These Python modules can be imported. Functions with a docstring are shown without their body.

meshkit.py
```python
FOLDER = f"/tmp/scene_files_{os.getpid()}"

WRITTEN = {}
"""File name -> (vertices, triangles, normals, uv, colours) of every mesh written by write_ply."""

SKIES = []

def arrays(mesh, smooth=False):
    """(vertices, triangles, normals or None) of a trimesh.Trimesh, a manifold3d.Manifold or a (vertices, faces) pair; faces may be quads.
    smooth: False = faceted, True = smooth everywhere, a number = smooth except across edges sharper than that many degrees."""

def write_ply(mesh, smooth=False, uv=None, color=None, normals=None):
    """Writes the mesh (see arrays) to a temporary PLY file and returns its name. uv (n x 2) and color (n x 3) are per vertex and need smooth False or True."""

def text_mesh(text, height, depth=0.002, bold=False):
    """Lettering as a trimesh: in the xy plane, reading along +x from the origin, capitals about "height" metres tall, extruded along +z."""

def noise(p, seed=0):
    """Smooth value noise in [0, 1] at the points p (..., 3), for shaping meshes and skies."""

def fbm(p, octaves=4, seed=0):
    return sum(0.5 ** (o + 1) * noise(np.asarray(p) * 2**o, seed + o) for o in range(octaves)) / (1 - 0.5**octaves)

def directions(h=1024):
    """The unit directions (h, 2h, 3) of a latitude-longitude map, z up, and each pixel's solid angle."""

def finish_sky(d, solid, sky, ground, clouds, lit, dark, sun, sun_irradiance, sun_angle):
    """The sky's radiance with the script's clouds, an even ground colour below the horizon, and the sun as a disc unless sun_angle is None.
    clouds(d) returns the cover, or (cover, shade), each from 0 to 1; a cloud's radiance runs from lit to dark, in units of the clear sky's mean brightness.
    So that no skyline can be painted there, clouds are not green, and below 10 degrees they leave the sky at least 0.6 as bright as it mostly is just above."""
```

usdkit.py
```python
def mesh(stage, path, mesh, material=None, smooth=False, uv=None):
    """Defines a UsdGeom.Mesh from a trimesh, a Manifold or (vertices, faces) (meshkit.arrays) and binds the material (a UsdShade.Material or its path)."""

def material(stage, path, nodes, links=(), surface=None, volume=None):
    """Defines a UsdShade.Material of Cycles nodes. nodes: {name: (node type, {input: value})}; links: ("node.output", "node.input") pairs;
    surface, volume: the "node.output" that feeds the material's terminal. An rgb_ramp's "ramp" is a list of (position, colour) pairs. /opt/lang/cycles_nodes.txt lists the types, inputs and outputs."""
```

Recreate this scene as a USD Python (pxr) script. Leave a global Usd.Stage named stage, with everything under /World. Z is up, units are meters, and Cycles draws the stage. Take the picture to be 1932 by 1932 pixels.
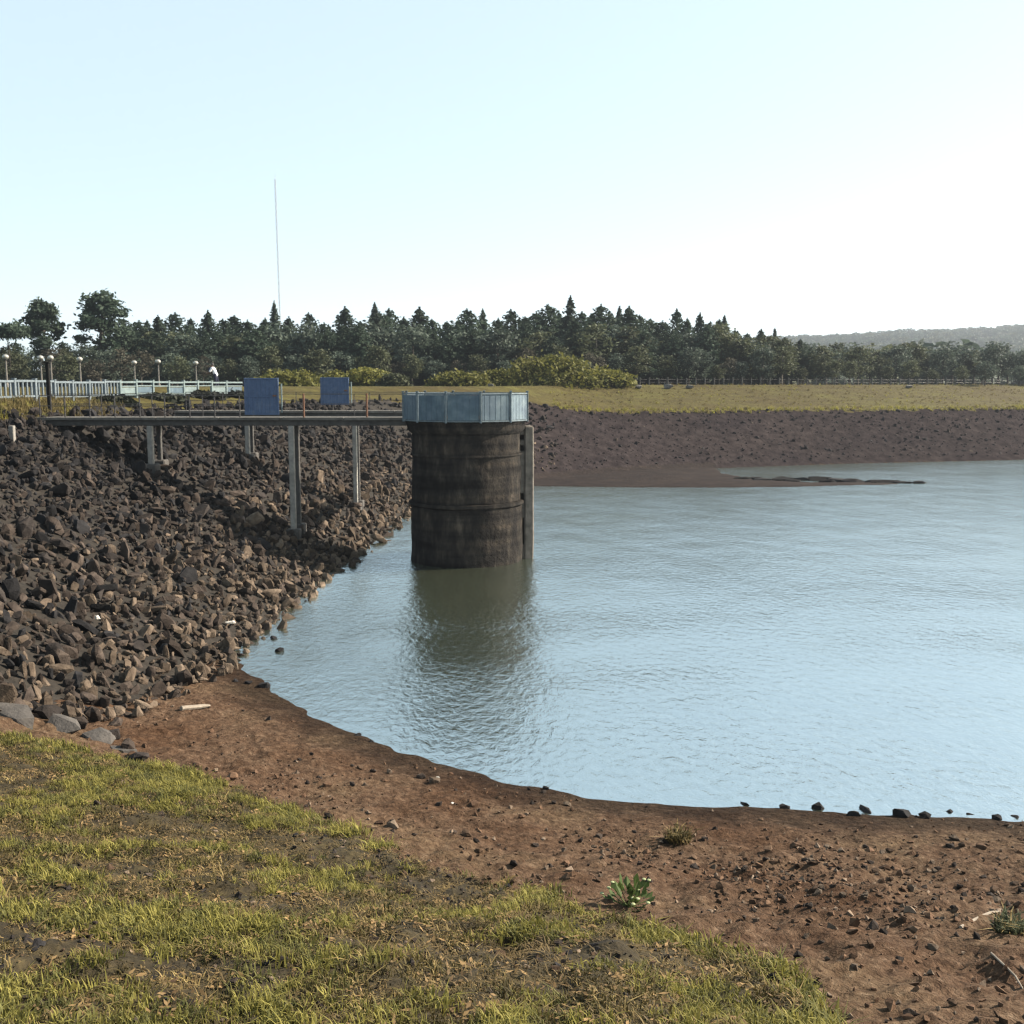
import math, numpy as np, trimesh, shapely, manifold3d, usdkit, meshkit
from shapely.geometry import Polygon, LineString
from pxr import Usd, UsdGeom, UsdLux, UsdShade, Gf, Sdf, Vt

stage = Usd.Stage.CreateInMemory()
UsdGeom.SetStageUpAxis(stage, UsdGeom.Tokens.z)
UsdGeom.SetStageMetersPerUnit(stage, 1.0)
world = UsdGeom.Xform.Define(stage, '/World')
stage.SetDefaultPrim(world.GetPrim())
UsdGeom.Scope.Define(stage, '/World/Looks')
PI = math.pi

# ------------------------------------------------------------------ camera, sky, sun, exposure
EYE = np.array([0.0, 0.0, 7.85])
FPX, HALF, HORIZON = 1937.0, 966.0, 725.0            # focal length, half width and horizon row of a 1932 px wide picture
PITCH = math.atan((HALF - HORIZON) / FPX)
cam = UsdGeom.Camera.Define(stage, '/World/camera')
cam.AddTranslateOp().Set(Gf.Vec3d(*EYE))
cam.AddRotateXOp().Set(90.0 - math.degrees(PITCH))
cam.CreateHorizontalApertureAttr(36.0)
cam.CreateVerticalApertureAttr(36.0)
cam.CreateFocalLengthAttr(36.0 * FPX / (2 * HALF))
cam.CreateClippingRangeAttr(Gf.Vec2f(0.1, 20000))
cam.CreateFStopAttr(7.2); cam.CreateFocusDistanceAttr(4.2)
EXPOSURE = 1.95
cam.CreateExposureAttr(EXPOSURE)

SUN_AZ, SUN_EL = math.radians(76), math.radians(33)   # azimuth from +y towards +x
SUN_DIR = np.array([math.sin(SUN_AZ) * math.cos(SUN_EL), math.cos(SUN_AZ) * math.cos(SUN_EL), math.sin(SUN_EL)])
sky = UsdLux.DomeLight.Define(stage, '/World/sky')
skymat = usdkit.material(stage, '/World/Looks/sky_air', {
    's': ('sky_texture', dict(sky_type='single_scattering', sun_disc=False, sun_elevation=SUN_EL, sun_rotation=SUN_AZ,
                              altitude=500.0, air_density=0.9, aerosol_density=1.8, ozone_density=1.0)),
    'v': ('mix', dict(mix_type='mix', fac=0.70, color2=(3.35, 4.2, 4.5))),                  # a thin even veil of high haze
    'b': ('background_shader', dict(strength=0.06))}, [('s.color', 'v.color1'), ('v.color', 'b.color')], surface='b.background')
UsdShade.MaterialBindingAPI.Apply(sky.GetPrim()).Bind(skymat)
sky.GetPrim().SetCustomDataByKey('kind', 'structure')
sun = UsdLux.DistantLight.Define(stage, '/World/sun')
sun.CreateNormalizeAttr(True); sun.CreateIntensityAttr(1.25); sun.CreateAngleAttr(0.5)
sun.CreateColorAttr(Gf.Vec3f(1.0, 0.90, 0.76))
sun.AddRotateXYZOp().Set(Gf.Vec3f(90 - math.degrees(SUN_EL), 0, 180 - math.degrees(SUN_AZ)))

# ------------------------------------------------------------------ helpers
counts = {}
def numbered(name, parent='/World'):
    k = (parent, name); n = counts.get(k, 0); counts[k] = n + 1
    return f'{parent}/{name}' if n == 0 else f'{parent}/{name}_{n:03d}'
def path_of(p): return '/World' if p is None else str(p.GetPath())
def tag(p, label=None, cat=None, group=None, kind=None):
    for k, v in (('label', label), ('category', cat), ('group', group), ('kind', kind)):
        if v: p.SetCustomDataByKey(k, v)
    return p
def obj(name, mesh, mat, parent=None, smooth=False, label=None):
    p = usdkit.mesh(stage, numbered(name, path_of(parent)), mesh, '/World/Looks/' + mat, smooth).GetPrim()
    if label: p.SetCustomDataByKey('label', label)
    return p
def thing(name, label, cat, loc=(0, 0, 0), rotz=0.0, group=None, scale=None):
    x = UsdGeom.Xform.Define(stage, numbered(name))
    x.AddTranslateOp().Set(Gf.Vec3d(*map(float, loc))); x.AddRotateZOp().Set(math.degrees(rotz))
    if scale is not None: x.AddScaleOp().Set(Gf.Vec3f(*map(float, scale)))
    return tag(x.GetPrim(), label, cat, group)
def dup(root, label, loc, rotz=0.0, group=None, scale=None, cat=None):
    was = root.GetCustomData()
    name = root.GetName().rstrip('0123456789').rstrip('_')
    r = thing(name, label, cat or was['category'], loc, rotz, group or was.get('group'), scale)
    r.GetReferences().AddInternalReference(root.GetPath()); r.SetInstanceable(True)
    return r
def move(p, loc, rotz=0.0, scale=None):
    ops = UsdGeom.Xformable(p).GetOrderedXformOps()
    ops[0].Set(Gf.Vec3d(*map(float, loc))); ops[1].Set(math.degrees(rotz))
    if len(ops) > 2 and scale is not None: ops[2].Set(Gf.Vec3f(*map(float, scale)))
cat_ = trimesh.util.concatenate
def box(sx, sy, sz, at=(0, 0, 0), rot=None):
    m = trimesh.creation.box((sx, sy, sz))
    if rot is not None: m.apply_transform(trimesh.transformations.euler_matrix(*rot))
    m.apply_translation(at); return m
def cbox(sx, sy, sz, at=(0, 0, 0), c=0.01):
    """A box with chamfered edges."""
    pts = [(a * (sx / 2 - (c if k != 0 else 0)), b * (sy / 2 - (c if k != 1 else 0)), d * (sz / 2 - (c if k != 2 else 0)))
           for a in (-1, 1) for b in (-1, 1) for d in (-1, 1) for k in range(3)]
    m = trimesh.PointCloud(pts).convex_hull; m.apply_translation(at); return m
def rod(a, b, r0, r1=None, n=8):
    r1 = r0 if r1 is None else r1
    a, b = np.asarray(a, float), np.asarray(b, float); t = b - a; t /= np.linalg.norm(t)
    u = np.cross(t, [0, 0, 1.0] if abs(t[2]) < .9 else [1.0, 0, 0]); u /= np.linalg.norm(u); w = np.cross(t, u)
    an = np.arange(n) * 2 * PI / n
    ring = np.cos(an)[:, None] * u + np.sin(an)[:, None] * w
    v = np.vstack([a + r0 * ring, b + r1 * ring, [a], [b]])
    f = []
    for i in range(n):
        j = (i + 1) % n
        f += [(i, j, n + j), (i, n + j, n + i), (2 * n, j, i), (2 * n + 1, n + i, n + j)]
    return trimesh.Trimesh(v, f, process=False)
def lathe(prof, n=24):
    m = trimesh.creation.revolve(np.array(prof, float), sections=n); m.fix_normals(); return m
def instancer(name, protos, pos, quats, scales, idx, label=None, cat=None, parent=None, kind='stuff'):
    p = UsdGeom.PointInstancer.Define(stage, numbered(name, path_of(parent)))
    prim = p.GetPrim(); tag(prim, label, cat, None, kind)
    rel = p.CreatePrototypesRel()
    for k, (m, mat, sm) in enumerate(protos):
        pm = usdkit.mesh(stage, f'{prim.GetPath()}/variant_{k:02d}' if k else f'{prim.GetPath()}/variant', m, '/World/Looks/' + mat, sm)
        rel.AddTarget(pm.GetPath())
    p.CreateProtoIndicesAttr(Vt.IntArray.FromNumpy(np.asarray(idx, np.int32)))
    p.CreatePositionsAttr(Vt.Vec3fArray.FromNumpy(np.asarray(pos, np.float32)))
    p.CreateOrientationsAttr(Vt.QuathArray([Gf.Quath(float(q[3]), float(q[0]), float(q[1]), float(q[2])) for q in quats]))
    p.CreateScalesAttr(Vt.Vec3fArray.FromNumpy(np.asarray(scales, np.float32)))
    return prim
from scipy.spatial.transform import Rotation as R
def rays(u, v):
    u, v = np.atleast_1d(np.asarray(u, float)), np.atleast_1d(np.asarray(v, float))
    x, dn = (u - HALF) / FPX, (v - HALF) / FPX
    c, s = math.cos(PITCH), math.sin(PITCH)
    return np.stack([x, c - dn * s, -s - dn * c], -1)
def at_depth(u, v, y):
    d = rays(u, v)[0]; return EYE + d * (y / d[1])
def at_z(u, v, z):
    d = rays(u, v)[0]; return EYE + d * ((z - EYE[2]) / d[2])

# ------------------------------------------------------------------ materials
BRIGHTER = {'stone_dark', 'stone_brown', 'stone_tawny', 'stone_black', 'grass_lime', 'grass_green', 'far_face', 'stone_far', 'needle_dark', 'needle_grey', 'leaf_olive', 'leaf_brown', 'bush_yellow', 'crest_lime', 'white_cloth', 'blue_paint', 'stone_pale', 'ledge_stone', 'grass_straw', 'thatch'}
def mat(name, cols, scale=3.0, big=None, rough=0.85, bump=0.0, bscale=20.0, spec=0.1, stretch=(1, 1, 1), detail=6.0, metallic=0.0, translucent=0.0, rnd=0.0, extra_noise=0.0):
    """A mottled surface: noise through a ramp of colours, a second, larger noise that lightens and darkens it, and bump."""
    kk = 1.0 if name in BRIGHTER else 0.8
    cols = [(a_, tuple(kk * x_ for x_ in c_)) for a_, c_ in cols]
    n = {'g': ('geometry', {}), 'm': ('mapping', dict(scale=stretch)),
         'n': ('noise_texture', dict(scale=scale, detail=detail, roughness=0.62)), 'r': ('rgb_ramp', dict(ramp=cols)),
         'p': ('principled_bsdf', dict(roughness=rough, specular_ior_level=spec, metallic=metallic))}
    l = [('g.position', 'm.vector'), ('m.vector', 'n.vector'), ('n.fac', 'r.fac')]
    col = 'r.color'
    if big:
        n['n2'] = ('noise_texture', dict(scale=big[0], detail=3.0)); n['r2'] = ('rgb_ramp', dict(ramp=[(0.3, big[1]), (0.7, big[2])]))
        n['x'] = ('mix', dict(mix_type='multiply', fac=1.0))
        l += [('g.position', 'n2.vector'), ('n2.fac', 'r2.fac'), (col, 'x.color1'), ('r2.color', 'x.color2')]; col = 'x.color'
    if rnd:
        n['o'] = ('object_info', {}); n['mr'] = ('map_range', dict(from_min=0.0, from_max=1.0, to_min=1 - rnd, to_max=1 + rnd))
        n['x3'] = ('vector_math', dict(math_type='scale'))
        l += [('o.random', 'mr.value'), (col, 'x3.vector1'), ('mr.result', 'x3.scale')]; col = 'x3.vector'
    l.append((col, 'p.base_color'))
    if bump:
        n['nb'] = ('noise_texture', dict(scale=bscale, detail=5.0)); n['b'] = ('bump', dict(strength=1.0, distance=bump))
        l += [('g.position', 'nb.vector'), ('nb.fac', 'b.height'), ('b.normal', 'p.normal')]
    surf = 'p.BSDF'
    if translucent:
        n['t'] = ('translucent_bsdf', {}); n['mc'] = ('mix_closure', dict(fac=translucent))
        l += [(col, 't.color'), ('p.BSDF', 'mc.closure1'), ('t.BSDF', 'mc.closure2')]; surf = 'mc.closure'
    usdkit.material(stage, '/World/Looks/' + name, n, l, surface=surf)
    return name
G = lambda a, s=1.0: tuple(s * x for x in a)
mat('turf_soil', [(0.3, (.014, .011, .007)), (0.5, (.030, .023, .012)), (0.7, (.055, .042, .02))], 6.0, (0.6, (.7, .7, .7), (1.1, 1.1, 1.0)), 0.95, 0.05, 12.0, 0.15)
for nm_, c_a, c_b in (('clod_red', (.05, .027, .016), (.115, .07, .043)), ('clod_brown', (.034, .020, .0125), (.078, .05, .031)), ('clod_pale', (.08, .057, .040), (.16, .12, .088)), ('clod_dark', (.010, .008, .007), (.028, .021, .017))):
    mat(nm_, [(0.3, c_a), (0.7, c_b)], 9.0, None, 0.93, 0.01, 40.0, 0.1, rnd=.4)
mat('mud', [(0.3, (.014, .0112, .0105)), (0.55, (.022, .017, .0155)), (0.75, (.034, .026, .0225))], 1.6, (.25, (.8, .75, .75), (1.1, 1.05, 1.0)), 0.9, 0.08, 4.0, 0.05, stretch=(.5, 1, 1))
mat('stone_far', [(0.3, (.011, .0095, .0098)), (0.6, (.019, .0165, .0165)), (0.8, (.03, .026, .0255))], 2.0, None, 0.9, 0.0, 1.0, 0.05, rnd=.45)
mat('dark_post', [(0.3, (.008, .008, .008)), (0.7, (.016, .015, .014))], 6.0, None, 0.9, 0.0, 1.0, 0.05)
mat('slab_stone', [(0.25, (.03, .027, .025)), (0.75, (.085, .076, .068))], 3.5, None, 0.88, 0.02, 18.0, 0.2)
mat('rail_paint', [(0.3, (.055, .078, .092)), (0.7, (.115, .14, .15))], 4.0, None, 0.6, 0.002, 40.0, 0.2)
mat('muted_metal', [(0.3, (.085, .10, .11)), (0.7, (.15, .17, .18))], 5.0, None, 0.6, 0.002, 40.0, 0.4)
mat('face_earth', [(0.3, (.010, .008, .006)), (0.7, (.025, .02, .015))], 4.0, None, 0.95, 0.05, 8.0, 0.2)
mat('far_face', [(0.3, (.014, .012, .0126)), (0.5, (.022, .0185, .019)), (0.7, (.032, .027, .027))], 1.2, (0.12, (.8, .78, .8), (1.1, 1.05, 1.0)), 0.95, 0.1, 3.0, 0.0)
mat('far_turf', [(0.3, (.038, .029, .008)), (0.5, (.056, .045, .012)), (0.7, (.075, .068, .018))], 0.9, (0.09, (.8, .72, .7), (1.05, 1.1, .9)), 0.95, 0.15, 2.0, 0.1, stretch=(.4, 1, 1))
mat('forest_floor', [(0.3, (.03, .035, .02)), (0.7, (.06, .06, .03))], 0.5, None, 0.95, 0.0, 2.0, 0.1)
mat('hill_cover', [(0.3, (.009, .015, .01)), (0.5, (.015, .022, .013)), (0.7, (.025, .031, .017))], 0.06, None, 0.95, 0.0, 2.0, 0.1)
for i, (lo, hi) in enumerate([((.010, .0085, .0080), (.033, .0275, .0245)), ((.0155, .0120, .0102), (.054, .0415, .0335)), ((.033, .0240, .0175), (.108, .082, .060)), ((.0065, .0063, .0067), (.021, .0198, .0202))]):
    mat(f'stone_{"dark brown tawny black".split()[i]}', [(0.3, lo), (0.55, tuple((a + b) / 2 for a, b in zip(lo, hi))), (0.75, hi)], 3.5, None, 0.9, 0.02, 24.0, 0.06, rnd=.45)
mat('stone_pale', [(0.3, (.22, .205, .18)), (0.7, (.42, .40, .36))], 6.0, None, 0.8, 0.01, 30.0)
usdkit.material(stage, '/World/Looks/tower_stone', {
    'g': ('geometry', {}), 'm': ('mapping', dict(scale=(1.6, 1.6, .55))), 'n': ('noise_texture', dict(scale=1.6, detail=8.0, roughness=.68)), 'r': ('rgb_ramp', dict(ramp=[(.28, (.006, .0058, .0058)), (.45, (.0120, .0108, .0100)), (.58, (.022, .019, .016)), (.75, (.055, .046, .037))])),
    'm2': ('mapping', dict(scale=(.12, .12, 1.7))), 'n2': ('noise_texture', dict(scale=1.5, detail=5.0)), 'r2': ('rgb_ramp', dict(ramp=[(.34, (.5, .5, .52)), (.5, (1, 1, 1)), (.62, (1.35, 1.28, 1.2))])), 'x': ('mix', dict(mix_type='multiply', fac=1.0)),
    'nb': ('noise_texture', dict(scale=5.0, detail=7.0, roughness=.65)), 'b': ('bump', dict(strength=1.0, distance=.09)), 'p': ('principled_bsdf', dict(roughness=.9, specular_ior_level=.04))},
    [('g.position', 'm.vector'), ('m.vector', 'n.vector'), ('n.fac', 'r.fac'), ('g.position', 'm2.vector'), ('m2.vector', 'n2.vector'), ('n2.fac', 'r2.fac'), ('r.color', 'x.color1'), ('r2.color', 'x.color2'), ('x.color', 'p.base_color'),
     ('g.position', 'nb.vector'), ('nb.fac', 'b.height'), ('b.normal', 'p.normal')], surface='p.BSDF')
mat('ledge_stone', [(0.25, (.045, .039, .033)), (0.75, (.13, .112, .092))], 3.0, None, 0.88, 0.02, 18.0, 0.25)  # paler than the shaft: sunlight on the rib put into the colour
mat('concrete', [(0.3, (.14, .13, .12)), (0.7, (.25, .235, .21))], 5.0, (0.7, (.75, .73, .7), (1.05, 1.05, 1.05)), 0.9, 0.006, 40.0, 0.3)
mat('deck_concrete', [(0.3, (.03, .028, .026)), (0.7, (.065, .06, .055))], 4.0, None, 0.9, 0.01, 30.0, 0.3)
mat('edge_concrete', [(0.3, (.10, .092, .082)), (0.7, (.19, .175, .155))], 4.0, None, 0.9, 0.01, 30.0, 0.3)
mat('deck_edge', [(0.3, (.05, .046, .04)), (0.7, (.11, .10, .088))], 4.0, None, 0.9, 0.01, 30.0, 0.3)
mat('blue_paint', [(0.25, (.024, .042, .085)), (0.5, (.034, .058, .112)), (0.72, (.06, .082, .125))], 3.5, None, 0.55, 0.003, 40.0, 0.4)
mat('pale_blue_paint', [(0.25, (.028, .050, .070)), (0.5, (.050, .080, .10)), (0.7, (.09, .12, .135))], 2.2, (1.3, (.7, .75, .85), (1.15, 1.15, 1.1)), 0.6, 0.004, 30.0, 0.4)
mat('white_paint', [(0.3, (.06, .078, .09)), (0.6, (.115, .14, .155))], 6.0, None, 0.6, 0.002, 40.0, 0.4)
mat('teal_paint', [(0.3, (.07, .10, .105)), (0.6, (.115, .15, .15)), (0.8, (.16, .19, .18))], 3.0, None, 0.6, 0.002, 40.0, 0.4)
mat('rust', [(0.3, (.07, .035, .022)), (0.6, (.14, .065, .035)), (0.8, (.2, .1, .05))], 14.0, None, 0.85, 0.004, 60.0, 0.3)
mat('dark_metal', [(0.3, (.018, .017, .017)), (0.7, (.045, .04, .038))], 10.0, None, 0.6, 0.0, 30.0, 0.4)
mat('grey_metal', [(0.3, (.3, .31, .32)), (0.7, (.42, .43, .44))], 2.0, None, 0.5, 0.0, 30.0, 0.5)
mat('lantern_glass', [(0.3, (.22, .215, .19)), (0.7, (.32, .31, .28))], 4.0, None, 0.35, 0.0, 30.0, 0.5)
mat('bark', [(0.3, (.025, .02, .016)), (0.7, (.06, .05, .04))], 3.0, None, 0.95, 0.03, 10.0, 0.1, stretch=(1, 1, .3))
mat('pale_bark', [(0.3, (.05, .045, .036)), (0.7, (.095, .084, .07))], 2.0, None, 0.95, 0.02, 10.0, 0.1, stretch=(1, 1, .3))
usdkit.material(stage, '/World/Looks/soil', {
    'g': ('geometry', {}), 'n': ('noise_texture', dict(scale=7.0, detail=7.0, roughness=.68)), 'r': ('rgb_ramp', dict(ramp=[(0.3, (.023, .0136, .0083)), (0.44, (.047, .0288, .0177)), (0.58, (.073, .0475, .030)), (0.72, (.125, .088, .060))])),
    'n2': ('noise_texture', dict(scale=.45, detail=4.0)), 'r2': ('rgb_ramp', dict(ramp=[(.33, (.74, .64, .58)), (.5, (1, .97, .97)), (.68, (1.12, 1.15, 1.1))])), 'x': ('mix', dict(mix_type='multiply', fac=1.0)),
    's': ('separate_xyz', {}), 'nw': ('noise_texture', dict(scale=1.6, detail=4.0)), 'w1': ('math', dict(math_type='multiply_add', value2=-.3)), 'mr': ('map_range', dict(range_type='smoothstep', from_min=-.1, from_max=.14, to_min=.34, to_max=1.0)),
    'x2': ('vector_math', dict(math_type='scale')), 'nb': ('noise_texture', dict(scale=6.0, detail=6.0, roughness=.65)), 'b': ('bump', dict(strength=1.0, distance=.13)), 'p': ('principled_bsdf', dict(roughness=.93, specular_ior_level=.05))},
    [('g.position', 'n.vector'), ('n.fac', 'r.fac'), ('g.position', 'n2.vector'), ('n2.fac', 'r2.fac'), ('r.color', 'x.color1'), ('r2.color', 'x.color2'), ('g.position', 's.vector'), ('g.position', 'nw.vector'), ('nw.fac', 'w1.value1'), ('s.z', 'w1.value3'),
     ('w1.value', 'mr.value'), ('x.color', 'x2.vector1'), ('mr.result', 'x2.scale'), ('x2.vector', 'p.base_color'), ('g.position', 'nb.vector'), ('nb.fac', 'b.height'), ('b.normal', 'p.normal')], surface='p.BSDF')
def leaf(name, lo, hi, sc=.5, rnd=.25, tr=.3): mat(name, [(0.3, lo), (0.7, hi)], sc, None, 0.75, 0.0, 1.0, 0.2, detail=3.0, translucent=tr, rnd=rnd)
leaf('needle_dark', (.022, .036, .024), (.042, .060, .038))
leaf('needle_grey', (.034, .047, .036), (.058, .074, .054))
leaf('leaf_olive', (.036, .043, .022), (.060, .066, .034))
leaf('leaf_brown', (.038, .035, .025), (.06, .054, .037))
leaf('bush_yellow', (.07, .072, .014), (.125, .118, .028), .8, .2, .35)
leaf('bush_dark', (.008, .011, .007), (.02, .023, .013), .8)
leaf('grass_green', (.054, .055, .016), (.10, .094, .029), 1.2, .3, .3)
leaf('grass_lime', (.115, .104, .022), (.185, .162, .042), 1.2, .25, .35)
leaf('grass_olive', (.04, .032, .010), (.09, .07, .022), 1.2, .3, .25)
leaf('grass_straw', (.095, .066, .024), (.19, .14, .055), 1.2, .3, .2)
leaf('weed_green', (.04, .07, .016), (.09, .125, .035), 3.0, .2, .3)
mat('petal', [(0.3, (.16, .19, .08)), (0.7, (.27, .29, .16))], 3.0, None, 0.7, 0.0, 1.0, 0.2)  # pale tint of the highlights painted onto the weed leaves
mat('dry_wood', [(0.3, (.13, .105, .08)), (0.7, (.24, .205, .165))], 8.0, None, 0.85, 0.004, 40.0, 0.2)
mat('skin', [(0.3, (.10, .055, .035)), (0.7, (.13, .072, .045))], 5.0, None, 0.55, 0.0, 1.0, 0.4)
mat('hair', [(0.3, (.008, .007, .006)), (0.7, (.02, .018, .016))], 20.0, None, 0.6, 0.0, 1.0, 0.4)
mat('white_cloth', [(0.3, (.5, .5, .52)), (0.7, (.62, .62, .63))], 6.0, None, 0.9, 0.004, 30.0, 0.1)
mat('dark_cloth', [(0.3, (.015, .017, .03)), (0.7, (.03, .032, .05))], 6.0, None, 0.9, 0.003, 30.0, 0.1)

usdkit.material(stage, '/World/Looks/lake', {
    'g': ('geometry', {}), 'm1': ('mapping', dict(scale=(1.15, .8, 1), rotation=(0, 0, .25))), 'n1': ('noise_texture', dict(scale=3.6, detail=4.0, roughness=.6, distortion=.4)),
    'm2': ('mapping', dict(scale=(1.2, .8, 1), rotation=(0, 0, -.3))), 'n2': ('noise_texture', dict(scale=0.33, detail=2.0)),
    'mx': ('math', dict(math_type='multiply_add', value2=0.45)), 'b': ('bump', dict(distance=0.105)), 'm3': ('mapping', dict(scale=(.5, 1.3, 1))), 'n3': ('noise_texture', dict(scale=.11, detail=3.0)), 'r3': ('map_range', dict(range_type='smoothstep', from_min=.36, from_max=.62, to_min=.5, to_max=1.0)),
    'nc': ('noise_texture', dict(scale=0.05, detail=3.0)), 'rc': ('rgb_ramp', dict(ramp=[(0.3, (.017, .019, .009)), (0.7, (.024, .026, .013))])),
    'p': ('principled_bsdf', dict(roughness=0.16, ior=9.0, specular_ior_level=0.5, specular_tint=(.88, .97, 1.0)))},
    [('g.position', 'm1.vector'), ('m1.vector', 'n1.vector'), ('g.position', 'm2.vector'), ('m2.vector', 'n2.vector'), ('n1.fac', 'mx.value1'), ('n2.fac', 'mx.value3'),
     ('mx.value', 'b.height'), ('g.position', 'm3.vector'), ('m3.vector', 'n3.vector'), ('n3.fac', 'r3.value'), ('r3.result', 'b.strength'), ('b.normal', 'p.normal'), ('g.position', 'nc.vector'), ('nc.fac', 'rc.fac'), ('rc.color', 'p.base_color')], surface='p.BSDF')
usdkit.material(stage, '/World/Looks/air', {'v': ('principled_volume', dict(color=(.80, .88, 1.0), density=0.00013, anisotropy=0.35))}, [], volume='v.volume')

# ------------------------------------------------------------------ terrain: the lake bed, the near bank, the curved dam and what lies behind it
shore_px = [(432, 1238), (505, 1300), (600, 1355), (700, 1396), (820, 1440), (950, 1475), (1100, 1502), (1350, 1522), (1600, 1536), (1940, 1547)]
SHORE = np.vstack([[(-400, 60), (-60, 40), (-30, 36.5), (-14, 33)], [at_z(u, v, 0)[:2] for u, v in shore_px], [(14, 18.9), (24, 20.5), (45, 27), (90, 45), (200, 60), (800, 80)]])
NEAR = Polygon(np.vstack([SHORE, [(800, -900), (-400, -900)]])); SHORE_L = LineString(SHORE)
TOE = np.array([(-6.3, -300), (-6.4, 5), (-6.6, 15), (-7.0, 18.6), (-7.7, 23), (-8.2, 28), (-8.25, 30), (-7.9, 41), (-7.3, 47), (-6.6, 60), (-4.8, 70), (-1.5, 78), (3, 84.5), (9, 90), (18, 96), (33, 102), (52, 107), (80, 119), (130, 150), (260, 260), (700, 500), (900, 520)], float)
DAM = Polygon(np.vstack([TOE, [(900, 9000), (-9000, 9000), (-9000, -300)]])); TOE_L = LineString(TOE)
SPIT = Polygon([(-3, 78), (1.5, 79.5), (8, 78.6), (15, 78.2), (22, 78.9), (27.5, 80.4), (31, 80.9), (29, 81.9), (24, 82.3), (20.5, 84.5), (18.6, 91), (19.5, 99), (8, 96), (-3, 84)])
def sstep(a, b, x): t = np.clip((x - a) / (b - a), 0, 1); return t * t * (3 - 2 * t)
def sdist(poly, line, x, y):
    p = shapely.points(x, y); d = shapely.distance(line, p)
    return np.where(shapely.contains_xy(poly, x, y), d, -d)
def parts_of(x, y):
    x, y = np.asarray(x, float).ravel(), np.asarray(y, float).ravel()
    return sdist(NEAR, SHORE_L, x, y), sdist(DAM, TOE_L, x, y), sdist(SPIT, SPIT.exterior, x, y)
def far_w(x, y): return sstep(-4, 12, x) * sstep(60, 80, y)
RIP = lambda w: 13.8 - 2.3 * w
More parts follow.
